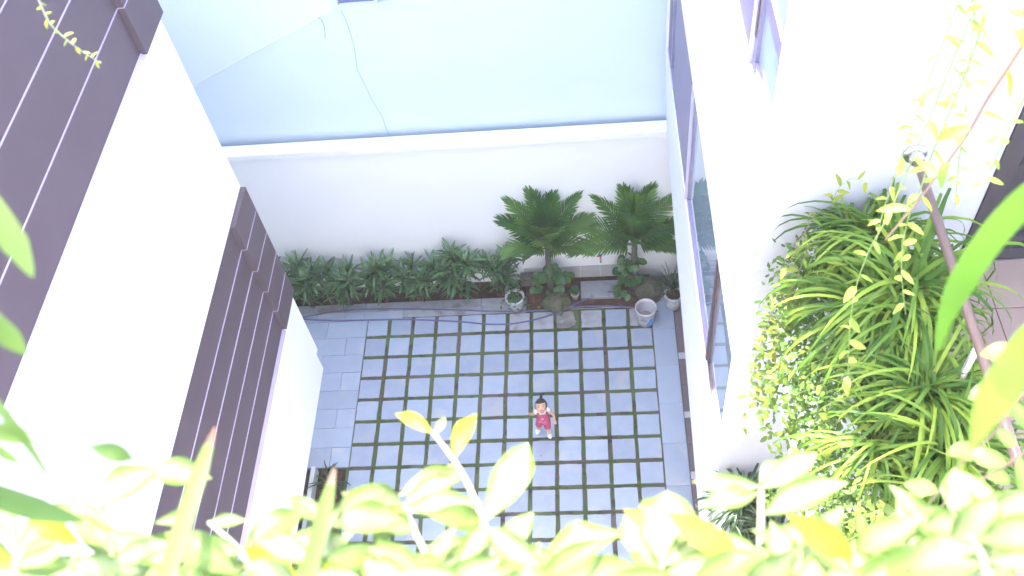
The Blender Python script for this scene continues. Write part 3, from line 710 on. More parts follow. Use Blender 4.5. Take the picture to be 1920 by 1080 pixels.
# mossy stones
for (px_, py_, rx, ry, rz, lab, sd_) in ((1043, 566, .21, .15, .15, 'rounded mossy stone in front of the left palm trunk', 1), (1217, 545, .20, .20, .24, 'rounded grey-green stone behind the white bucket', 2)):
    p = at_z(px_, py_, .08); r = random.Random(sd_); m_ = MB(); m_.smooth = True; m_.blob((p.x, p.y, .06), rx, ry, rz, r, .10, 26, 16, 4)
    t = thing('stone', (p.x, p.y, -.02), lab, 'stone'); m_.build('stone_body', 'stone', t)
    tm = MB()
    for k in range(1500):
        th = math.acos(r.uniform(.0, 1)); f = r.uniform(0, 6.28); n_ = Vector((math.sin(th) * math.cos(f), math.sin(th) * math.sin(f), math.cos(th)))
        q = Vector((p.x + rx * n_.x, p.y + ry * n_.y, .06 + rz * n_.z)) * 1.0; a = Vector((r.uniform(-1, 1), r.uniform(-1, 1), r.uniform(-1, 1))) * .006
        tm.add([q - a, q + a, q + n_ * .014 + Vector((0, 0, .006))], [(0, 1, 2)])
    tm.build('moss', 'stone' if sd_ == 2 else 'tuft', t, kind='stuff')

# stone step under the tap
mb = MB(); mb.box((3.27, .185, -.02), (3.865, .50, .035), .006); mb.build('stepping_slab', 'paver_dusty', label='grey rectangular slab lying on the red soil under the tap', cat='slab')
# block behind left palm
mb = MB(); mb.box((2.36, .49, -.02), (2.62, .60, .20), .01); mb.build('block', 'block', label='purple-brown block standing against the wall left of the palm', cat='block')
# tap
tp_ = thing('garden_tap', (3.59, .62, .38), 'small wall tap with red handle above the stepping slab', 'tap')
m_ = MB(); m_.smooth = True; m_.tube([(3.59, .622, .50), (3.59, .56, .50), (3.59, .53, .48), (3.59, .525, .44)], [.014, .014, .013, .012], 10); m_.tube([(3.59, .62, .50), (3.59, .612, .50)], .028, 14); m_.build('spout', 'pipe', tp_)
m_ = MB(); m_.tube([(3.59, .56, .51), (3.59, .56, .54)], .007, 8); m_.box((3.53, .552, .54), (3.61, .568, .550)); m_.build('handle', 'red', tp_)

# ------------------------------------------------------------------ pots and bucket
def pot(c, rt, rb, h, wall_, mat, th, soil_z, n=36, rim=.012):
    m_ = MB(); m_.smooth = False
    m_.lathe([(.001, .001), (rb, 0), (rb + (rt - rb) * .5, h * .5), (rt - rim * .3, h - .035), (rt + rim, h - .032), (rt + rim, h), (rt - wall_, h), (rt - wall_ - .004, h * .8), (rb - wall_ * .6, .02), (.001, .018)], c, n)
    m_.smooth = True
    return m_.build('pot' if mat != 'bucket' else 'bucket_body', mat, th)
def disc(c, r_, z, mat, name, th, amp=.004, seed=3):
    r = random.Random(seed); m_ = MB(); m_.smooth = True; n = 24; vs = [(c[0], c[1], c[2] + z + amp)]; fs = []
    for j in range(1, 4):
        for k in range(n):
            a = 2 * PI * k / n; q = r_ * j / 3; vs.append((c[0] + q * math.cos(a), c[1] + q * math.sin(a), c[2] + z + (r.uniform(-amp, amp) if j < 3 else 0)))
    fs += [(0, 1 + k, 1 + (k + 1) % n) for k in range(n)]
    for j in range(2): fs += [(1 + j * n + k, 1 + (j + 1) * n + k, 1 + (j + 1) * n + (k + 1) % n, 1 + j * n + (k + 1) % n) for k in range(n)]
    m_.add(vs, fs); return m_.build(name, mat, th)
# bucket
c = at_z(1211, 576, .35); c = Vector((c.x, c.y, .002))
bk = thing('bucket', c, 'white plastic bucket with a blue printed patch on the paving', 'bucket')
pot(c, .150, .118, .35, .006, 'bucket', bk, .1, rim=.006)
disc(c, .120, .09, 'sludge', 'cement_residue', bk)
def on_cyl(a0, a1, z0, z1, off=.002):
    f = lambda z: .118 + (.150 - .118) * z / .35 + off
    return [(a, z) for a in (a0, a1) for z in (z0, z1)], f
def bucket_print(name, mat, a0, a1, lo_, hi_, off):
    m_ = MB(); vs = []; n_ = 14
    for k in range(n_ + 1):
        t = k / n_; a = R(-88) + a0 + (a1 - a0) * t
        for z in (lo_(t), hi_(t)):
            q = .118 + .0325 * z / .35 + off; vs.append((c.x + q * math.cos(a), c.y + q * math.sin(a), c.z + z))
    m_.add(vs, [(2 * k, 2 * k + 2, 2 * k + 3, 2 * k + 1) for k in range(n_)]); m_.build(name, mat, bk)
bucket_print('print', 'blue_print', -.10, .72, lambda t: .055 + .05 * t * t, lambda t: .058 + .165 * min(1, t * 1.7) - .03 * max(0, t - .7), .003)
bucket_print('print', 'grey_print', -.75, .05, lambda t: .175 - .03 * t, lambda t: .177 + .045 * math.sin(PI * t) + .03 * t, .0032)
hb = MB(); hb.smooth = True; hb.tube([(c.x + .155 * math.cos(R(t)), c.y + .155 * math.sin(R(t)), c.z + .31 - .10 * math.sin(R(t - 20) )) for t in range(20, 201, 12)], .003, 6); hb.build('handle', 'pipe', bk)
# white pot with sprawling plant
c1 = at_z(965, 556, .28); c1 = Vector((c1.x, c1.y, .002))
p1 = thing('flowerpot', c1, 'white round flowerpot with a scrawny trailing plant beside the hose', 'pot')
pot(c1, .135, .095, .28, .016, 'ceramic', p1, .2); disc(c1, .118, .235, 'soil', 'potting_soil', p1, .01)
r = random.Random(77); pl = thing('potted_plant', c1 + Vector((0, 0, .235)), 'scrawny green plant growing in the white flowerpot', 'plant'); st = MB()
LH = mesh_variants('lance', 'leaf_round', 6, 31, w=.2, name='leaf')
for k in range(9):
    a = [1.2, 1.6, 2.0, .9, 3.6, 4.2, 4.9, 5.5, 2.6][k]; L = [.30, .34, .26, .24, .2, .28, .24, .18, .2][k]; p0 = c1 + Vector((r.uniform(-.04, .04), r.uniform(-.04, .04), .235))
    e = p0 + Vector((math.cos(a) * .15, math.sin(a) * .12, L if k < 4 else L * .45)); e2 = e + Vector((math.cos(a) * .07, math.sin(a) * .06, .0 if k < 4 else -.12)); st.tube([p0, (p0 + e) / 2 + Vector((0, 0, .03)), e, e2], [.004, .003, .003, .002], 5)
    for j in range(9):
        q = (p0.lerp(e, (j + 1) / 7) if j < 6 else e.lerp(e2, (j - 5) / 3)); az = j * 2.5 + a; d = Vector((math.cos(az), math.sin(az), .15)); s = r.uniform(.045, .08)
        inst(LH[r.randrange(6)], 'leaf', pl, basis(q, d, s=(s, s, s)))
st.build('stem', 'stem_brown', pl)
# cream bowl
c2 = at_z(1078, 549, .10); c2 = Vector((c2.x, c2.y, -.018)); p2 = thing('small_pot', c2, 'small cream pot half hidden beside the mossy stone', 'pot'); pot(c2, .062, .045, .12, .006, 'cream', p2, .05, rim=.004); disc(c2, .052, .07, 'sludge', 'potting_soil', p2, .004)
# white pot with spiky plant under the overhang
c3 = at_z(1266, 562, .15); c3 = Vector((c3.x - .03, c3.y + .0, .002)); p3 = thing('flowerpot', c3, 'white flowerpot holding a spiky plant beneath the house overhang', 'pot'); pot(c3, .125, .10, .30, .015, 'ceramic', p3, .2); disc(c3, .11, .26, 'soil', 'potting_soil', p3)
sp_ = thing('spiky_plant', c3 + Vector((0, 0, .26)), 'dark spiky rosette plant in the flowerpot beneath the overhang', 'plant'); r = random.Random(8)
m_ = MB(); m_.tube([c3 + Vector((0, 0, .26)), c3 + Vector((-.02, .02, .45))], .018, 8); m_.build('stem', 'stem_brown', sp_)
for k in range(62): inst(SPIKE[r.randrange(8)], 'blade', sp_, rot_z(c3 + Vector((-.02, .02, .44 - .1 * r.random())), r.uniform(0, 6.28), r.uniform(.30, .46), sw=.62))

# hoses --------------------------------------------------------------
def smooth_path(pts, n=8):
    out = []; P_ = [pts[0]] + pts + [pts[-1]]
    for i in range(1, len(P_) - 2):
        p0, p1_, p2_, p3_ = P_[i - 1], P_[i], P_[i + 1], P_[i + 2]
        for k in range(n):
            t = k / n; out.append(.5 * ((2 * p1_) + (-p0 + p2_) * t + (2 * p0 - 5 * p1_ + 4 * p2_ - p3_) * t * t + (-p0 + 3 * p1_ - 3 * p2_ + p3_) * t ** 3))
    out.append(pts[-1]); return out
hp = [at_z(x, y, .012) for x, y in ((540, 596), (578, 599), (640, 601), (760, 599), (860, 603), (920, 608), (975, 605), (1040, 588), (1090, 565), (1130, 550))] + [at_z(1150, 547, .05), at_z(1172, 547, .05)]
m_ = MB(); m_.smooth = True; m_.tube(smooth_path(hp), .0125, 8); m_.build('garden_hose', 'hose', label='blue garden hose curving over the front pavers up to the stepping slab', cat='hose')
hp = [at_z(x, y, .012) for x, y in ((540, 602), (575, 594), (640, 583), (740, 579), (850, 581), (940, 584), (1010, 582), (1060, 577), (1120, 574), (1190, 577), (1235, 585))]
m_ = MB(); m_.smooth = True; m_.tube(smooth_path(hp), .0105, 8); m_.build('garden_hose', 'hose', label='thinner purple-blue hose running behind the first along the planting bed', cat='hose')
m_ = MB(); m_.smooth = True; q = at_z(1172, 547, .05); m_.tube([q, q + Vector((.03, 0, 0))], .017, 8); m_.build('hose_connector', 'pipe', label='metal connector on the end of the blue hose', cat='connector')
# fallen leaves
for i, (x, y, mt, lb) in enumerate(((1039, 582, 'leaf_yellow', 'yellow fallen leaf lying beside the hose in front of the mossy stone'), (1012, 578, 'leaf_yellow', 'pale fallen leaf on the soil right of the white flowerpot'), (1055, 585, 'leaf_yellow', 'smaller yellow fallen leaf at the joint under the hose'))):
    p = at_z(x, y, .03); s = (.075, .05, .045)[i]
    o = bpy.data.objects.new('fallen_leaf', LV[i].copy()); o.data.materials[0] = M[mt]; col.objects.link(o); o.matrix_local = basis(p, Vector((math.cos(i * 2.1), math.sin(i * 2.1), 0)), s=(s * 1.6, s, s)); props(o, lb, 'leaf')

r = random.Random(91)
for k in range(26):
    x = r.uniform(.1, 4.5); y = r.choice([r.uniform(-.5, .1), r.uniform(-4, 0)]); s = r.uniform(.012, .028)
    o = bpy.data.objects.new('leaf_scrap', LS[k % 8]); col.objects.link(o); a = r.uniform(0, 6.28)
    o.matrix_local = basis(Vector((x, y, .006)), Vector((math.cos(a), math.sin(a), 0)), s=(s * 1.5, s, s)); o.material_slots[0].link = 'OBJECT'; o.material_slots[0].material = M['soil'] if k % 3 else M['leaf_yellow']
    props(o, 'tiny scrap of dry leaf scattered on the grey paving', 'leaf scrap', 'scraps of dry leaf scattered over the paving')
# side bed at the lower left under the overhang ---------------------------------
MB().box((-.46, -6.0, -.02), (-.40, -2.55, .16), .004).build('kerb', 'ceramic', label='pale kerb of the small bed under the left building', cat='kerb')
def strap_plant(c, n_, meshes, s0, s1, label, cat='plant', group=None, seed=1, tilt_=0.0, sw=1.0, name='strap_leaf_plant', avoid=None):
    r = random.Random(seed); t = thing(name, c, label, cat, group); c = Vector(c)
    for k in range(n_):
        az = r.uniform(0, 6.28) if k % 3 else k * 2.4; f = r.random()
        s = r.uniform(s0, s1)
        if avoid and math.cos(az + PI / 2 - avoid) > .5: s *= .55
        inst(meshes[r.randrange(len(meshes))], 'blade', t, rot_z(c + Vector((r.gauss(0, .018), r.gauss(0, .018), 0)), az, s, tilt_ + r.uniform(-.25, .25), sw))
    return t
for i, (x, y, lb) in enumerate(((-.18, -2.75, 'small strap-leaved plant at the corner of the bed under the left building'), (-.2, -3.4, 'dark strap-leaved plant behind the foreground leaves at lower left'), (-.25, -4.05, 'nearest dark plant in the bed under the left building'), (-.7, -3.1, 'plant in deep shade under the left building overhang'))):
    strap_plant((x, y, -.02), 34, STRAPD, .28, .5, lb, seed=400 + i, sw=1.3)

# ------------------------------------------------------------------ balcony planter plants
G1 = 'strap-leaved plants in the balcony planter'
crowns = [(1600, 470, 7.50, 'strap-leaved plant at the wall end of the balcony planter', 62, .40, .62), (1700, 470, 7.50, 'upright strap-leaved plant beside the handrail at the wall', 60, .5, .8),
          (1632, 600, 7.54, 'large arching strap-leaved plant with bright centre in mid planter', 120, .45, .72), (1745, 640, 7.50, 'strap-leaved plant under the handrail between the two large ones', 60, .5, .85),
          (1733, 755, 7.54, 'large bright strap-leaved plant nearest the camera side of the planter', 120, .45, .75), (1640, 850, 7.45, 'drooping strap-leaved plant over the planter edge', 60, .40, .62), (1850, 860, 7.50, 'strap-leaved plant at the right behind round leaves', 80, .45, .75), (1790, 560, 7.60, 'tall strap-leaved plant whose blades arch over the handrail', 46, .6, .95), (1760, 960, 7.45, 'strap-leaved plant low in the planter behind pale foreground leaves', 70, .35, .6)]
for i, (x, y, z, lb, n_, a, b) in enumerate(crowns):
    p = at_z(x, y, z); p.x = min(max(p.x, 4.80), 5.06); p.y = min(p.y, yw - .16)
    strap_plant(p, int(n_ * 1.75), STRAP, a, b, lb, group=G1, seed=500 + i)
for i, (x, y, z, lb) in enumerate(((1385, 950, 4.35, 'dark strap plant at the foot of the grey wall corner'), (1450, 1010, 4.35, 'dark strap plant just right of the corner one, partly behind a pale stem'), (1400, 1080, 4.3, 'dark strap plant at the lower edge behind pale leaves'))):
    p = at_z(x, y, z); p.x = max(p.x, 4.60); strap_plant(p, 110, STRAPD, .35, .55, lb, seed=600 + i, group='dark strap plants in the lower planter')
# bushy little plant by the wall foot
r = random.Random(12)

def vine(pts, label, leaf_meshes, ls, step, name='vine', group=None, cat='vine', stem_mat='stem_green', sr=.002, seed=0, mat=None, upw=.7, matrnd=None):
    """a stem through pts with alternate/opposite leaves as parts"""
    r = random.Random(seed); pts = [Vector(p) for p in pts]
    sp = smooth_path(pts, 6); t = thing(name, pts[0], label, cat, group)
    m_ = MB(); m_.smooth = True; m_.tube(sp, [sr * (1 - .6 * i / len(sp)) for i in range(len(sp))], 5); m_.build('stem', stem_mat, t)
    acc = 0; k = 0
    for a, b in zip(sp[:-1], sp[1:]):
        L = (b - a).length; d0 = (b - a).normalized() if L > 1e-6 else Vector((0, 0, -1))
        while acc < L:
            q = a.lerp(b, acc / L); az = k * 2.6 + r.uniform(-.5, .5)
            u = d0.orthogonal().normalized(); v = d0.cross(u); out_ = u * math.cos(az) + v * math.sin(az)
            d = (out_ * 1.0 + d0 * .45 + Vector((0, 0, .12))).normalized(); s = ls * r.uniform(.65, 1.2)
            mt = matrnd[r.randrange(len(matrnd))] if matrnd else mat
            inst(leaf_meshes[r.randrange(len(leaf_meshes))], 'leaf', t, basis(q, d, Vector((r.uniform(-.4, .4), r.uniform(-.5, .2), 1)) , (s, s, s)), mt)
            acc += step * r.uniform(.7, 1.3); k += 1
        acc -= L
    return t
# trailing vines over the outer face of the balcony planter
G2 = 'small-leaved vines trailing over the outer edge of the balcony planter'
r = random.Random(33)
for i in range(46):
    y = r.uniform(-7.1, yw - .10); f = (yw - y) / 2.3
    x0 = 4.72; z1 = r.uniform(6.1, 7.2) if r.random() < .75 else r.uniform(5.5, 6.2)
    out_ = r.uniform(.04, .30); yy = y + r.uniform(-.15, .25); yy = min(yy, yw - .05)
    pts = [(4.84, y, 7.45), (4.74, y, 7.56 + r.uniform(0, .08)), (4.72 - out_ * .7, (y + yy) / 2, 7.42), (4.72 - out_, yy, (7.4 + z1) / 2), (4.72 - out_ * r.uniform(.7, 1.0), yy + r.uniform(-.05, .05), z1)]
    zone = 'by the pale wall' if y > yw - .75 else ('beside the large arching plant' if y > yw - 1.45 else 'behind the pale foreground leaves')
    vine(pts, ('long' if z1 < 6.3 else 'short') + (' oval-leaved' if i % 3 else ' narrow-leaved') + ' vine trailing over the planter edge ' + zone, LV if i % 3 else LVL, .055, .050, group=G2, seed=700 + i, sr=.0025, matrnd=['leaf_vine', 'leaf_vine_green', 'leaf_vine'])
# tumbling mass behind them
mb = MB(); mb.smooth = True; r = random.Random(44)
for k in range(3400):
    y = r.uniform(-7.4, yw - .06); z = 7.58 - abs(r.gauss(0, .45)); x = 4.74 - abs(r.gauss(0, .10)) * (1 if z > 6.8 else .7) + (.12 * r.random() if z > 7.45 else -.01)
    q = Vector((x, y, z)); s = r.uniform(.03, .055); d = Vector((r.uniform(-1, .1), r.uniform(-1, 1), r.uniform(-.8, .4))).normalized(); sd_ = d.cross(Vector((r.uniform(-.3, .3), r.uniform(-.3, .3), 1))).normalized()
    mb.add([q, q + d * s * .45 - sd_ * s * .25, q + d * s, q + d * s * .45 + sd_ * s * .25], [(0, 1, 2, 3)], [(.5, 0), (0, .5), (.5, 1), (1, .5)])
mb.build('trailing_foliage', 'leaf_vine_green', label='tangled light green foliage spilling over the balcony planter edge', cat='foliage', kind='stuff')
# yellow-green vine dangling lowest
def pathpx(lst): return [at_d(x, y, d) for x, y, d in lst]
for i, (lst, lb) in enumerate(((((1530, 400, 5.2), (1490, 470, 5.1), (1462, 540, 5.3), (1435, 620, 5.5), (1412, 700, 5.8), (1395, 800, 6.1)), 'yellow-green vine dangling lowest in front of the grey wall'),
                          (((1520, 450, 5.1), (1480, 560, 5.2), (1450, 650, 5.5), (1430, 740, 5.8)), 'yellow-green vine just right of the lowest dangling one'))):
    vine(pathpx(lst), lb, LVL, .07, .055, seed=750 + i, matrnd=['leaf_vine', 'leaf_vine', 'leaf_yellow'], stem_mat='stem_pink')
vine(pathpx(((1560, 380, 4.9), (1575, 350, 4.8), (1600, 335, 4.75), (1630, 345, 4.75))), 'yellowing sprig at the top of the balcony planter', LVL, .07, .045, seed=761, mat='leaf_yellow')
# hanging vines from above (upper right)
HV = [(((1815, -60, 1.50), (1796, 7, 1.52), (1742, 150, 1.58), (1689, 296, 1.68), (1655, 400, 1.78), (1640, 470, 1.85)), 'leftmost vine hanging against the white wall at upper right', LVL, .028),
      (((1845, -50, 1.35), (1826, 18, 1.37), (1780, 130, 1.42), (1737, 237, 1.48), (1667, 400, 1.58), (1625, 480, 1.64), (1600, 560, 1.7), (1592, 640, 1.78), (1590, 725, 1.86)), 'longest hanging vine reaching down over the strap-leaved plant', LVL, .032),
      (((1835, -40, 1.6), (1818, 111, 1.66), (1807, 230, 1.74)), 'short thin vine hanging between the two long ones and the pink stem', LVL, .026),
      (((1850, 20, 1.45), (1815, 126, 1.5), (1748, 289, 1.6), (1724, 360, 1.66), (1700, 420, 1.7), (1690, 500, 1.8), (1698, 590, 1.9)), 'hanging vine crossing the handrail end', LVL, .028),
      (((1950, 30, 1.0), (1918, 85, 1.03), (1850, 190, 1.1), (1804, 267, 1.16), (1711, 389, 1.27), (1660, 450, 1.33)), 'thick pinkish vine slanting from the top right corner', LVL, .034),
      (((1945, 120, 1.2), (1918, 189, 1.24), (1878, 270, 1.3), (1844, 355, 1.38)), 'vine hanging in front of the dark door edge', LVL, .022),
      (((1815, 230, 1.5), (1800, 289, 1.54), (1791, 385, 1.62)), 'thin dark-stemmed vine hanging right of the handrail flange', LVL, .020),
      (((1800, -40, 1.25), (1840, 10, 1.2), (1900, 20, 1.15), (1960, 60, 1.1)), 'leafy sprig along the top edge in the right corner', LVL, .034)]
for i, (lst, lb, lm, ls) in enumerate(HV):
    vine(pathpx(lst), lb, lm, ls, ls * 1.05, seed=800 + i, stem_mat='stem_pink' if i == 4 else 'stem_green', sr=.0016 if i != 4 else .0028, matrnd=['leaf_vine', 'leaf_vine', 'leaf_yellow'] if i in (4, 7) else ['leaf_vine'])
# little twig top left
vine(pathpx(((55, -40, 1.2), (75, 5, 1.22), (95, 45, 1.24), (130, 78, 1.26), (160, 100, 1.28), (190, 119, 1.3))), 'thin twig with tiny yellow leaves in the top left corner', LVL, .011, .008, seed=820, matrnd=['leaf_vine', 'leaf_yellow'], sr=.0012, stem_mat='stem_pale')

# ------------------------------------------------------------------ foreground plants
def fg_leaf(t, x0, y0, d0, x1, y1, d1, w_, mat='leaf_pale', arch=.10, roll_=0.0, seed=0, name='leaf', shape='lance', fat=1.0):
    """one leaf from a root point to a tip point; width w_ in metres"""
    r = random.Random(seed + int(x0 * 3 + y0)); a = at_d(x0, y0, d0); b = at_d(x1, y1, d1); L = (b - a).length; w_ = min(w_, L * r.uniform(.30, .40) * fat)
    view = ((a + b) / 2 - CAM).normalized(); d = (b - a).normalized(); nrm = (-view + Vector((0, 0, .6))); nrm = (nrm - d * nrm.dot(d)).normalized()
    side = d.cross(nrm).normalized(); side, nrm = side * math.cos(roll_) + nrm * math.sin(roll_), nrm * math.cos(roll_) - side * math.sin(roll_)
    n = 12; m_ = MB(); m_.smooth = True; vs = []; uv = []; lat = r.uniform(-.05, .05); ph = r.uniform(0, 6)
    for i in range(n + 1):
        tt = i / n; p = a + d * L * tt + nrm * (arch * L * math.sin(PI * tt)) + side * lat * L * math.sin(PI * tt)
        h = (w_ / 2 * math.sin(PI * tt ** .9) ** 1.12 if shape == 'lance' else strap(tt, w_ / 2)) + .0003
        wv = .18 * h * math.sin(tt * 11 + ph)
        for k, u in enumerate((-1, -.5, 0, .5, 1)): vs.append(p + side * h * u + nrm * (.30 * h * abs(u) ** 1.3 + wv * u)); uv.append((.5 + u / 2, tt))
    fs = [(i * 5 + k, i * 5 + k + 1, i * 5 + k + 6, i * 5 + k + 5) for i in range(n) for k in range(4)]
    m_.add(vs, fs, uv); return m_.build(name, mat, t)
def shoot(label, stem, leaves, sr=.003, stem_mat='stem_pale', name='leafy_shoot', mat='leaf_pale'):
    pts = pathpx(stem); t = thing(name, pts[0], label, 'plant')
    m_ = MB(); m_.smooth = True; m_.tube(smooth_path(pts, 6), [sr * .66 * (1 - .35 * i_ / (6 * len(pts) - 5)) for i_ in range(6 * (len(pts) - 1) + 1)], 7); m_.build('stem', stem_mat, t)
    for i, lf in enumerate(leaves): fg_leaf(t, *lf[:7], **(dict(mat=mat) | (lf[7] if len(lf) > 7 else {})), seed=i)
    return t
# central shoot
shoot('tallest pale shoot with two yellow tip leaves in front of the paving', ((935, 1110, .60), (905, 975, .64), (862, 880, .68), (812, 812, .72)),
      [(812, 812, .72, 742, 776, .74, .017, dict(mat='leaf_yellow', fat=.8)), (815, 815, .72, 834, 782, .73, .020), (850, 862, .69, 893, 776, .72, .015, dict(mat='leaf_yellow', fat=.8)), (862, 880, .68, 838, 872, .68, .02),
       (862, 882, .68, 745, 930, .66, .032), (866, 885, .68, 800, 905, .66, .024), (905, 975, .64, 800, 965, .62, .03, dict(mat='leaf_fgreen')), (908, 980, .64, 990, 830, .70, .030), (915, 990, .63, 860, 1060, .6, .035), (925, 1040, .61, 1000, 960, .63, .05), (925, 1060, .61, 1060, 1050, .62, .05)], .0035)
shoot('pale shoot left of centre with a bare whitish stem', ((870, 1130, .55), (800, 1040, .60), (757, 948, .64)),
      [(757, 948, .64, 640, 925, .62, .032), (760, 950, .64, 700, 1040, .6, .03, dict(mat='leaf_fgreen')), (758, 946, .64, 860, 895, .66, .034), (762, 955, .64, 905, 945, .64, .032), (775, 990, .62, 690, 985, .6, .03), (800, 1040, .60, 900, 1010, .62, .035, dict(mat='leaf_fgreen')), (800, 1045, .6, 720, 1090, .58, .035)], .0036)
shoot('pale shoot at lower left with broad leaves over the plum cladding', ((500, 1140, .55), (455, 1040, .60), (392, 980, .64)),
      [(392, 980, .64, 462, 975, .64, .022), (360, 968, .64, 290, 980, .62, .018), (455, 1035, .60, 350, 1010, .6, .03), (455, 1030, .60, 570, 960, .62, .022, dict(mat='leaf_fgreen')), (460, 1045, .6, 600, 1020, .6, .035), (470, 1060, .58, 360, 1080, .57, .04)], .0028)
shoot('broad arched pale leaf pair in front of the white left building', ((120, 1120, .55), (160, 1000, .60), (240, 900, .66), (270, 885, .68)),
      [(265, 888, .68, 398, 897, .69, .034), (165, 960, .62, 300, 880, .66, .020), (150, 1010, .6, 250, 1000, .6, .035), (150, 1020, .6, 40, 980, .6, .03, dict(mat='leaf_yellow')), (130, 1060, .57, 260, 1070, .57, .04), (130, 1060, .57, 10, 1060, .57, .04, dict(mat='leaf_fgreen'))], .002, 'stem_green')
shoot('faint soft green leaf across the far left edge', ((-60, 800, .40), (40, 822, .42), (170, 838, .44)), [(165, 836, .44, 252, 862, .45, .013, dict(mat='blade_green')), (-40, 805, .40, 60, 825, .42, .008, dict(mat='blade_green'))], .0015, 'stem_green')
shoot('pale shoot with whitish stem beside the brown-tipped blade', ((575, 1130, .50), (596, 1060, .54), (618, 975, .58)),
      [(618, 975, .58, 545, 930, .6, .018, dict(mat='leaf_fgreen')), (618, 972, .58, 720, 918, .62, .026), (615, 985, .58, 760, 975, .6, .028), (600, 1050, .54, 480, 1010, .56, .03), (600, 1050, .54, 730, 1035, .56, .028, dict(mat='leaf_fgreen')), (590, 1080, .52, 690, 1100, .5, .03)], .0042)
# right shoots
shoot('pale shoot with upright stem and whorled leaves at lower right', ((1415, 1120, .58), (1425, 1040, .60), (1427, 920, .64)),
      [(1427, 915, .64, 1532, 850, .66, .024), (1425, 912, .64, 1298, 902, .64, .026), (1420, 925, .64, 1310, 950, .63, .024), (1424, 905, .64, 1460, 865, .66, .010), (1430, 965, .63, 1590, 905, .64, .036), (1428, 1040, .60, 1530, 990, .62, .028), (1420, 1030, .6, 1330, 1000, .6, .034), (1420, 1060, .6, 1530, 1060, .6, .034)], .0042)
shoot('cluster of broad pale leaves rising at the right of the paving', ((1230, 1140, .55), (1240, 1060, .58)),
      [(1240, 1060, .58, 1250, 920, .62, .048, dict(fat=1.5)), (1235, 1065, .58, 1172, 965, .62, .026), (1225, 1080, .56, 1060, 1070, .6, .03), (1245, 1060, .58, 1340, 990, .6, .04), (1240, 1070, .57, 1180, 1040, .58, .04, dict(mat='leaf_fgreen')), (1245, 1075, .57, 1380, 1060, .58, .04)], .003)
shoot('single upright almost white leaf before the strap plants', ((1715, 1120, .62), (1712, 1080, .63), (1708, 1030, .64)), [(1708, 1030, .64, 1682, 938, .65, .019)], .0022)
shoot('mass of broad pale leaves filling the lower right corner', ((1860, 1140, .50), (1840, 1040, .54), (1800, 990, .57)),
      [(1800, 990, .57, 1790, 878, .61, .022), (1860, 1000, .56, 1728, 990, .60, .034), (1850, 960, .56, 1990, 935, .55, .04), (1840, 1010, .54, 2000, 980, .52, .05), (1840, 1030, .54, 1690, 1040, .56, .045), (1850, 1050, .53, 1970, 1050, .52, .05), (1840, 1060, .52, 1600, 1070, .55, .05, dict(mat='leaf_fgreen')), (1800, 985, .57, 1910, 925, .58, .03)], .003)
# filler shoots along the lower edge
r = random.Random(66)
for i, x in enumerate((30, 210, 330, 440, 560, 690, 790, 880, 1010, 1100, 1180, 1300, 1390, 1500, 1600, 1680, 1780, 1880)):
    top = {30: 950, 210: 960, 330: 1000, 440: 1015, 560: 1010, 690: 1000, 790: 1010, 880: 1015, 1010: 990, 1100: 1070, 1180: 1040, 1300: 990, 1390: 1000, 1500: 985, 1600: 985, 1680: 1020, 1780: 950, 1880: 935}[x]
    where = 'at the far left corner|under the broad arched leaf pair|left of the brown-tipped blade|below the plum cladding|between the two brown-tipped blades|below the left paving|left of the tallest shoot|right of the whitish bare stem|below the child|right of the big upright leaf|left of the rounded leaf cluster|right of the rounded leaf cluster|left of the upright whorled stem|right of the upright whorled stem|under the white planter face|beneath the single white leaf|below the round-leaved twig|in the bottom right corner'.split('|')[i]
    lv = []
    for k in range(5 if 400 < x < 1250 else 6):
        a = r.uniform(-PI, 0) * .9 - .15; L = r.uniform(110, 200); yy = top + 12 + 14 * k + r.uniform(0, 20); d = r.uniform(.52, .66)
        a = -PI / 2 + (1 if k % 2 else -1) * r.uniform(.35, 1.45)
        lv.append((x, yy + 40, d, x + math.cos(a) * L, yy + 40 + math.sin(a) * L * .7, d + r.uniform(-.02, .03), r.uniform(.024, .050), dict(mat=r.choice(['leaf_pale', 'leaf_pale', 'leaf_fgreen', 'leaf_pale', 'leaf_yellow'] if k % 4 == 0 else ['leaf_pale', 'leaf_fgreen', 'leaf_pale']), roll_=r.uniform(-.5, .5), arch=r.uniform(.02, .16))))
    shoot('low pale leafy shoot at the bottom edge ' + where, ((x + r.uniform(-20, 20), 1170, .54), (x, top + 100, .57), (x, top + 30, .6)), lv, .0025, 'stem_green')
# long blurred blades
def blade(label, pts, w_, mat='blade_green', tip=None):
    P_ = smooth_path(pathpx(pts), 6); t = thing('grass_blade', P_[0], label, 'blade'); n = len(P_) - 1
    def seg(i0, i1, mt, nm):
        m_ = MB(); m_.smooth = True; vs = []; uv = []
        for i in range(i0, i1 + 1):
            p = P_[i]; d = (P_[min(i + 1, n)] - P_[max(i - 1, 0)]).normalized(); v = (p - CAM).normalized(); sd_ = d.cross(v).normalized(); nr = -v; tt = i / n; h = w_ / 2 * (min(1, (1 - tt) * 3.0) ** .75) * (.8 + .2 * math.sin(PI * tt)) + .0002
            vs += [p - sd_ * h + nr * h * .25, p, p + sd_ * h + nr * h * .25]; uv += [(0, tt), (.5, tt), (1, tt)]
        m_.add(vs, [(j * 3 + k, j * 3 + k + 1, j * 3 + k + 4, j * 3 + k + 3) for j in range(i1 - i0) for k in range(2)], uv); return m_.build(nm, mt, t)
    if tip: k = int(n * .84); seg(0, k, mat, 'blade'); seg(k, n, tip, 'dry_tip')
    else: seg(0, n, mat, 'blade')
blade('tall blade with a dry brown tip in front of the plum cladding', ((270, 1180, .48), (318, 1060, .50), (350, 960, .52), (383, 860, .54), (404, 798, .56)), .0080, 'blade_green', 'blade_tip')
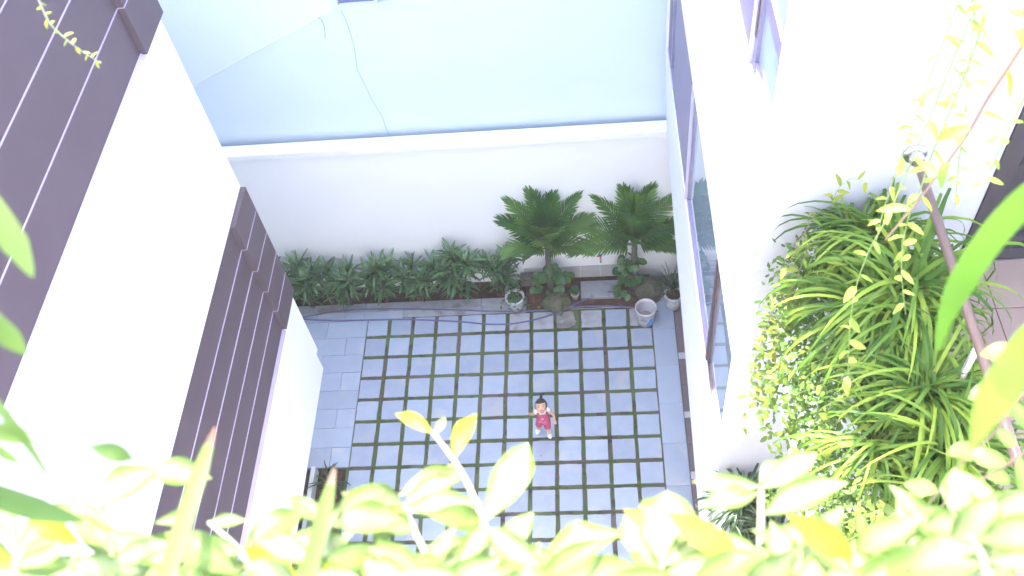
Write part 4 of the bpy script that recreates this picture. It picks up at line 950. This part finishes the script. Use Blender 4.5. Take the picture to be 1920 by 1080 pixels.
blade('blade with an orange-brown tip beside the left paving', ((540, 1180, .50), (575, 1080, .52), (598, 1000, .54), (615, 930, .56), (628, 876, .58)), .0085, 'blade_green', 'blade_tip')
blade('broad bright green blade sweeping across the right edge', ((2050, 330, .50), (1960, 350, .52), (1880, 420, .55), (1815, 510, .58), (1775, 590, .60), (1758, 660, .62)), .014, 'blade_bright')
blade('second bright blade lower on the right edge', ((2050, 560, .45), (1960, 620, .47), (1895, 700, .49), (1850, 775, .50), (1822, 840, .51)), .016, 'blade_bright')
blade('green blade tip entering at the left edge above the other', ((-60, 330, .45), (-10, 400, .46), (30, 460, .47), (62, 520, .48)), .011)
blade('green blade tip entering at the left edge below the other', ((-60, 560, .45), (-20, 600, .46), (20, 635, .47), (50, 665, .48)), .009)
blade('dark green blade lying across the lower left edge', ((-80, 910, .5), (-10, 930, .51), (70, 955, .52), (160, 978, .53)), .011)
blade('thin green blade drooping at the left edge over white wall', ((-60, 700, .5), (0, 765, .5), (50, 830, .51), (98, 905, .52)), .004)
blade('thin yellow-green blade in the lower left corner', ((-60, 790, .45), (0, 845, .46), (40, 870, .47)), .004)
# round-leaved twigs at right
LR = mesh_variants('oval', 'leaf_fgreen', 6, 61, w=.34, name='leaf')
vine(pathpx(((1990, 700, .80), (1920, 740, .82), (1860, 815, .86), (1800, 870, .90), (1740, 945, .94), (1700, 960, .95))), 'twig with round green leaves crossing the right strap plant', LR, .026, .021, seed=901, stem_mat='stem_pink', sr=.0014)
vine(pathpx(((1990, 800, .78), (1920, 850, .80), (1850, 895, .84), (1800, 920, .88), (1745, 968, .9))), 'lower round-leaved twig just above the pale foreground leaves', LR, .026, .024, seed=902, stem_mat='stem_pink', sr=.0014)
vine(pathpx(((1985, 560, .85), (1925, 640, .88), (1895, 700, .9), (1850, 760, .93))), 'round-leaved twig entering at the right edge near the door', LR, .028, .022, seed=903, stem_mat='stem_green', sr=.0014)
vine(pathpx(((1640, 1090, 1.6), (1620, 1000, 1.7), (1680, 960, 1.75), (1720, 900, 1.8))), 'sprig with small leaves over the white planter face', LR, .045, .05, seed=904, stem_mat='stem_green', sr=.0014)

# ================================================================== THE CHILD
def skin_obj(name, joints, mat, parent, sub=2, off=None):
    """joints: list of (pos, rx, ry, parent_index)"""
    off = ORG[parent]; me = bpy.data.meshes.new(name)
    me.from_pydata([tuple(Vector(j[0]) - off) for j in joints], [(j[3], i) for i, j in enumerate(joints) if j[3] is not None], [])
    o = bpy.data.objects.new(name, me); col.objects.link(o); o.parent = parent; me.materials.append(M[mat])
    sm = o.modifiers.new('skin', 'SKIN'); sm.use_smooth_shade = True
    if not me.skin_vertices: me.attributes
    for i, j in enumerate(joints):
        sv = me.skin_vertices[0].data[i]; sv.radius = (j[1], j[2]); sv.use_root = (i == 0)
    ss = o.modifiers.new('sub', 'SUBSURF'); ss.levels = sub; ss.render_levels = sub
    ORG[o] = off; return o
F1 = at_z(1010, 806, .0); F2 = at_z(1030, 814, .0)          # ankles
mid = (F1 + F2) / 2; fwd = Vector((CAM.x - mid.x, CAM.y - mid.y, 0)).normalized(); rt = Vector((-fwd.y, fwd.x, 0))
up = Vector((0, 0, 1))
ch = thing('person', (mid.x, mid.y, 0), 'toddler in pink overalls and white shoes standing on the paving, looking up', 'person')
def B(r_, f_, u_): return mid + rt * r_ + fwd * f_ + up * u_
a1, b1 = (F1 - mid).dot(rt), (F1 - mid).dot(fwd); a2, b2 = (F2 - mid).dot(rt), (F2 - mid).dot(fwd)
SX = .015
body = [(B(SX, 0, .33), .072, .062, None), (B(SX, .005, .42), .074, .064, 0), (B(SX, .0, .52), .068, .054, 1), (B(SX, -.01, .580), .046, .042, 2), (B(SX, -.008, .63), .032, .032, 3),
        (B(SX - .075, -.01, .572), .027, .027, 3), (B(-.105, .00, .53), .022, .022, 5), (B(-.14, .025, .57), .019, .019, 6), (B(-.162, .045, .63), .013, .012, 7), (B(-.168, .05, .655), .014, .009, 8),
        (B(SX + .075, -.01, .572), .027, .027, 3), (B(.135, .0, .50), .022, .022, 10), (B(.160, .025, .46), .020, .020, 11), (B(.166, .07, .43), .013, .012, 12), (B(.166, .092, .412), .015, .009, 13),
        (B(SX - .04, 0, .30), .050, .050, 0), (B(a1 * .75, b1 * .6 + .01, .19), .036, .038, 15), (B(a1, b1, .07), .026, .028, 16), (B(a1 - .004, b1 + .03, .025), .024, .018, 17),
        (B(SX + .04, 0, .30), .050, .050, 0), (B(a2 * .8, b2 * .6 + .01, .19), .036, .038, 19), (B(a2, b2, .07), .026, .028, 20), (B(a2 + .004, b2 + .03, .025), .024, .018, 21)]
skin_obj('body', body, 'skin', ch)
for base_, dr in ((B(-.168, .05, .655), (rt * -.3 + fwd * .35 + up * .85).normalized()), (B(.166, .092, .412), (rt * .1 + fwd * .75 - up * .6).normalized())):
    sv = dr.cross(fwd).normalized(); m_ = MB(); m_.smooth = True
    for k, (o_, L) in enumerate(((-.012, .030), (-.004, .035), (.004, .034), (.012, .027))):
        p0 = base_ + sv * o_; m_.tube([p0 - dr * .008, p0 + dr * L * .5 + fwd * .002, p0 + dr * L + fwd * .008], [.0052, .0048, .0035], 7)
    m_.tube([base_ + sv * .010 - dr * .012, base_ + sv * .024 + dr * .004, base_ + sv * .028 + dr * .018], [.0058, .0052, .004], 7)
    m_.build('fingers', 'skin', ch)
top = [(B(SX, 0, .36), .084, .076, None), (B(SX, .006, .44), .084, .075, 0), (B(SX, .002, .52), .076, .064, 1), (B(SX, -.004, .568), .056, .050, 2),
       (B(SX - .045, 0, .30), .064, .064, 0), (B(a1 * .72, b1 * .5 + .01, .215), .052, .053, 4), (B(a1 * .86, b1 * .8 + .006, .165), .050, .051, 5),
       (B(SX + .045, 0, .30), .064, .064, 0), (B(a2 * .78, b2 * .5 + .01, .215), .052, .053, 7), (B(a2 * .9, b2 * .8 + .006, .165), .050, .051, 8)]
skin_obj('overalls', top, 'pink', ch)
for s_ in (-1, 1):
    m_ = MB(); m_.smooth = True; m_.tube([B(SX + s_ * .062, -.012, .596), B(SX + s_ * .080, -.010, .583), B(SX + s_ * .096, -.006, .562)], [.023, .027, .024], 12); m_.build('sleeve', 'white_cloth', ch)
m_ = MB(); m_.smooth = True; m_.tube([B(SX + .042 * math.sin(R(a)), .012 + .040 * math.cos(R(a)), .602 - .018 * math.cos(R(a))) for a in range(0, 361, 24)], .006, 6); m_.build('collar', 'white_cloth', ch)
m_ = MB(); m_.box((-1, -1, -1), (1, 1, 1)); m_.v = [tuple(B(SX - .01 + v[0] * .02, .072 + v[1] * .004, .485 + v[2] * .013)) for v in m_.v]; m_.build('chest_print', material('pink_print', (.7, .35, .45), None, 5, .8), ch)
for fx, ff, yaw_ in ((a1, b1, -.35), (a2, b2, .1)):
    dx = rt * math.cos(yaw_) - fwd * math.sin(yaw_) * -1 if False else rt; fd = (fwd * math.cos(yaw_) + rt * math.sin(yaw_)).normalized(); sd3 = Vector((-fd.y, fd.x, 0))
    c0 = B(fx, ff, .0) + fd * .022 + up * .028
    m_ = MB(); m_.smooth = True; m_.blob((0, 0, 0), 1, 1, 1, random.Random(3), .0, 18, 12)
    m_.v = [tuple(c0 + sd3 * v[0] * .036 + fd * v[1] * .064 + up * max(v[2] * .034, -.027)) for v in m_.v]
    m_.build('shoe', 'white_cloth', ch)
    m_ = MB(); m_.smooth = True; m_.tube([B(fx, ff - .008, .03), B(fx * .98, ff * .98 - .008, .085), B(fx * .96, ff * .96 - .006, .108)], [.033, .031, .034], 14); m_.build('sock', 'white_cloth', ch)
# head, tilted back to look up
HC = B(.012, .012, .745); hf = (fwd * .74 + up * .68 - rt * .04).normalized(); hu = (up - hf * up.dot(hf)).normalized(); hr_ = rt
def H(r_, f_, u_): return HC + hr_ * r_ + hf * f_ + hu * u_
FK = 1.04
def headmesh(name, mat, sx, sy, sz, cut=None, grow=0):
    m_ = MB(); m_.smooth = True; n, m2 = 28, 18; vs = []
    for i in range(m2 + 1):
        th = PI * i / m2
        for k in range(n):
            f_ = 2 * PI * k / n; x, y, z = math.sin(th) * math.cos(f_), math.sin(th) * math.sin(f_), math.cos(th)
            a, b_, c_ = sx * x, sy * y, sz * z
            if z < 0: a *= 1 - .22 * (-z) ** 1.5; 
            if y > 0 and z < 0: b_ *= 1 + .05 * math.sin(-z * PI)
            if y > .3 and -.25 < z < .35: b_ *= .97
            vs.append(H(a, b_, c_))
    fs = []
    for i in range(m2):
        for k in range(n):
            q = [i * n + k, (i + 1) * n + k, (i + 1) * n + (k + 1) % n, i * n + (k + 1) % n]
            if cut:
                cc = sum((vs[j] for j in q), Vector()) / 4 - HC; lr, lf, lu = cc.dot(hr_), cc.dot(hf), cc.dot(hu)
                if not cut(lr, lf, lu): continue
            fs.append(tuple(q))
    m_.add(vs, fs); return m_.build(name, mat, ch)
headmesh('head', 'skin', .077, .085, .093)
headmesh('hair', 'hair', .083, .091, .100, cut=lambda a, b, c: (c > .045 + .0 * a and b < .075) or (b < .012 and c > -.055) or (abs(a) > .060 and c > -.045 and b < .045) or (c > .065))
def Hs(a, b, c): return H(a * FK, b * FK, c * FK)
m_ = MB(); m_.smooth = True; m_.blob(Hs(.012, -.012, .106), .020, .020, .018, random.Random(2), .2, 12, 8); m_.tube([Hs(.012, -.005, .085), Hs(.012, -.012, .104)], [.010, .012], 8)
for k in range(7): a = k * .9; m_.tube([Hs(.012, -.012, .112), Hs(.012 + .026 * math.cos(a) + .012, -.02 + .018 * math.sin(a), .152), Hs(.012 + .045 * math.cos(a) + .02, -.025 + .03 * math.sin(a), .145)], [.007, .005, .002], 5)
m_.build('ponytail', 'hair', ch)
for s in (-1, 1):
    m_ = MB(); m_.smooth = True; m_.blob(Hs(s * .028, .074, .004), .0095, .005, .0055, random.Random(4), 0, 12, 8); m_.build('eye', 'black', ch)
    m_ = MB(); m_.smooth = True; m_.tube([Hs(s * .014, .079, .022), Hs(s * .029, .078, .027), Hs(s * .044, .068, .022)], [.002, .003, .0015], 6); m_.build('eyebrow', 'hair', ch)
    m_ = MB(); m_.smooth = True; m_.blob(Hs(s * .074, -.005, -.008), .008, .012, .018, random.Random(5), 0, 10, 8); m_.build('ear', 'skin', ch)
m_ = MB(); m_.smooth = True; m_.tube([Hs(0, .078, .008), Hs(0, .088, -.012), Hs(0, .086, -.020)], [.005, .009, .007], 10); m_.blob(Hs(-.008, .083, -.017), .005, .005, .004, random.Random(1), 0, 8, 6); m_.blob(Hs(.008, .083, -.017), .005, .005, .004, random.Random(1), 0, 8, 6); m_.build('nose', 'skin', ch)
m_ = MB(); m_.smooth = True; m_.tube([Hs(-.018, .076, -.041), Hs(-.007, .083, -.040), Hs(0, .084, -.042), Hs(.007, .083, -.040), Hs(.018, .076, -.041)], [.002, .0045, .004, .0045, .002], 8); m_.build('mouth', 'lip', ch)

# ------------------------------------------------------------------ thin volume standing in for the veil of lens flare
hm = bpy.data.materials.new('veil_volume'); hm.use_nodes = True; hn = hm.node_tree.nodes; hn.remove(hn['Principled BSDF'])
pv_ = hn.new('ShaderNodeVolumePrincipled'); pv_.inputs['Color'].default_value = (.93, .95, 1, 1); pv_.inputs['Density'].default_value = VEIL_DENSITY; pv_.inputs['Anisotropy'].default_value = 0.0
hm.node_tree.links.new(pv_.outputs[0], hn['Material Output'].inputs['Volume'])
mb = MB(); mb.box((-45, -45, -1.3), (45, 45, 18.0)); mb.build('flare_veil', hm, kind='stuff', label='thin even veil imitating lens flare over the courtyard')
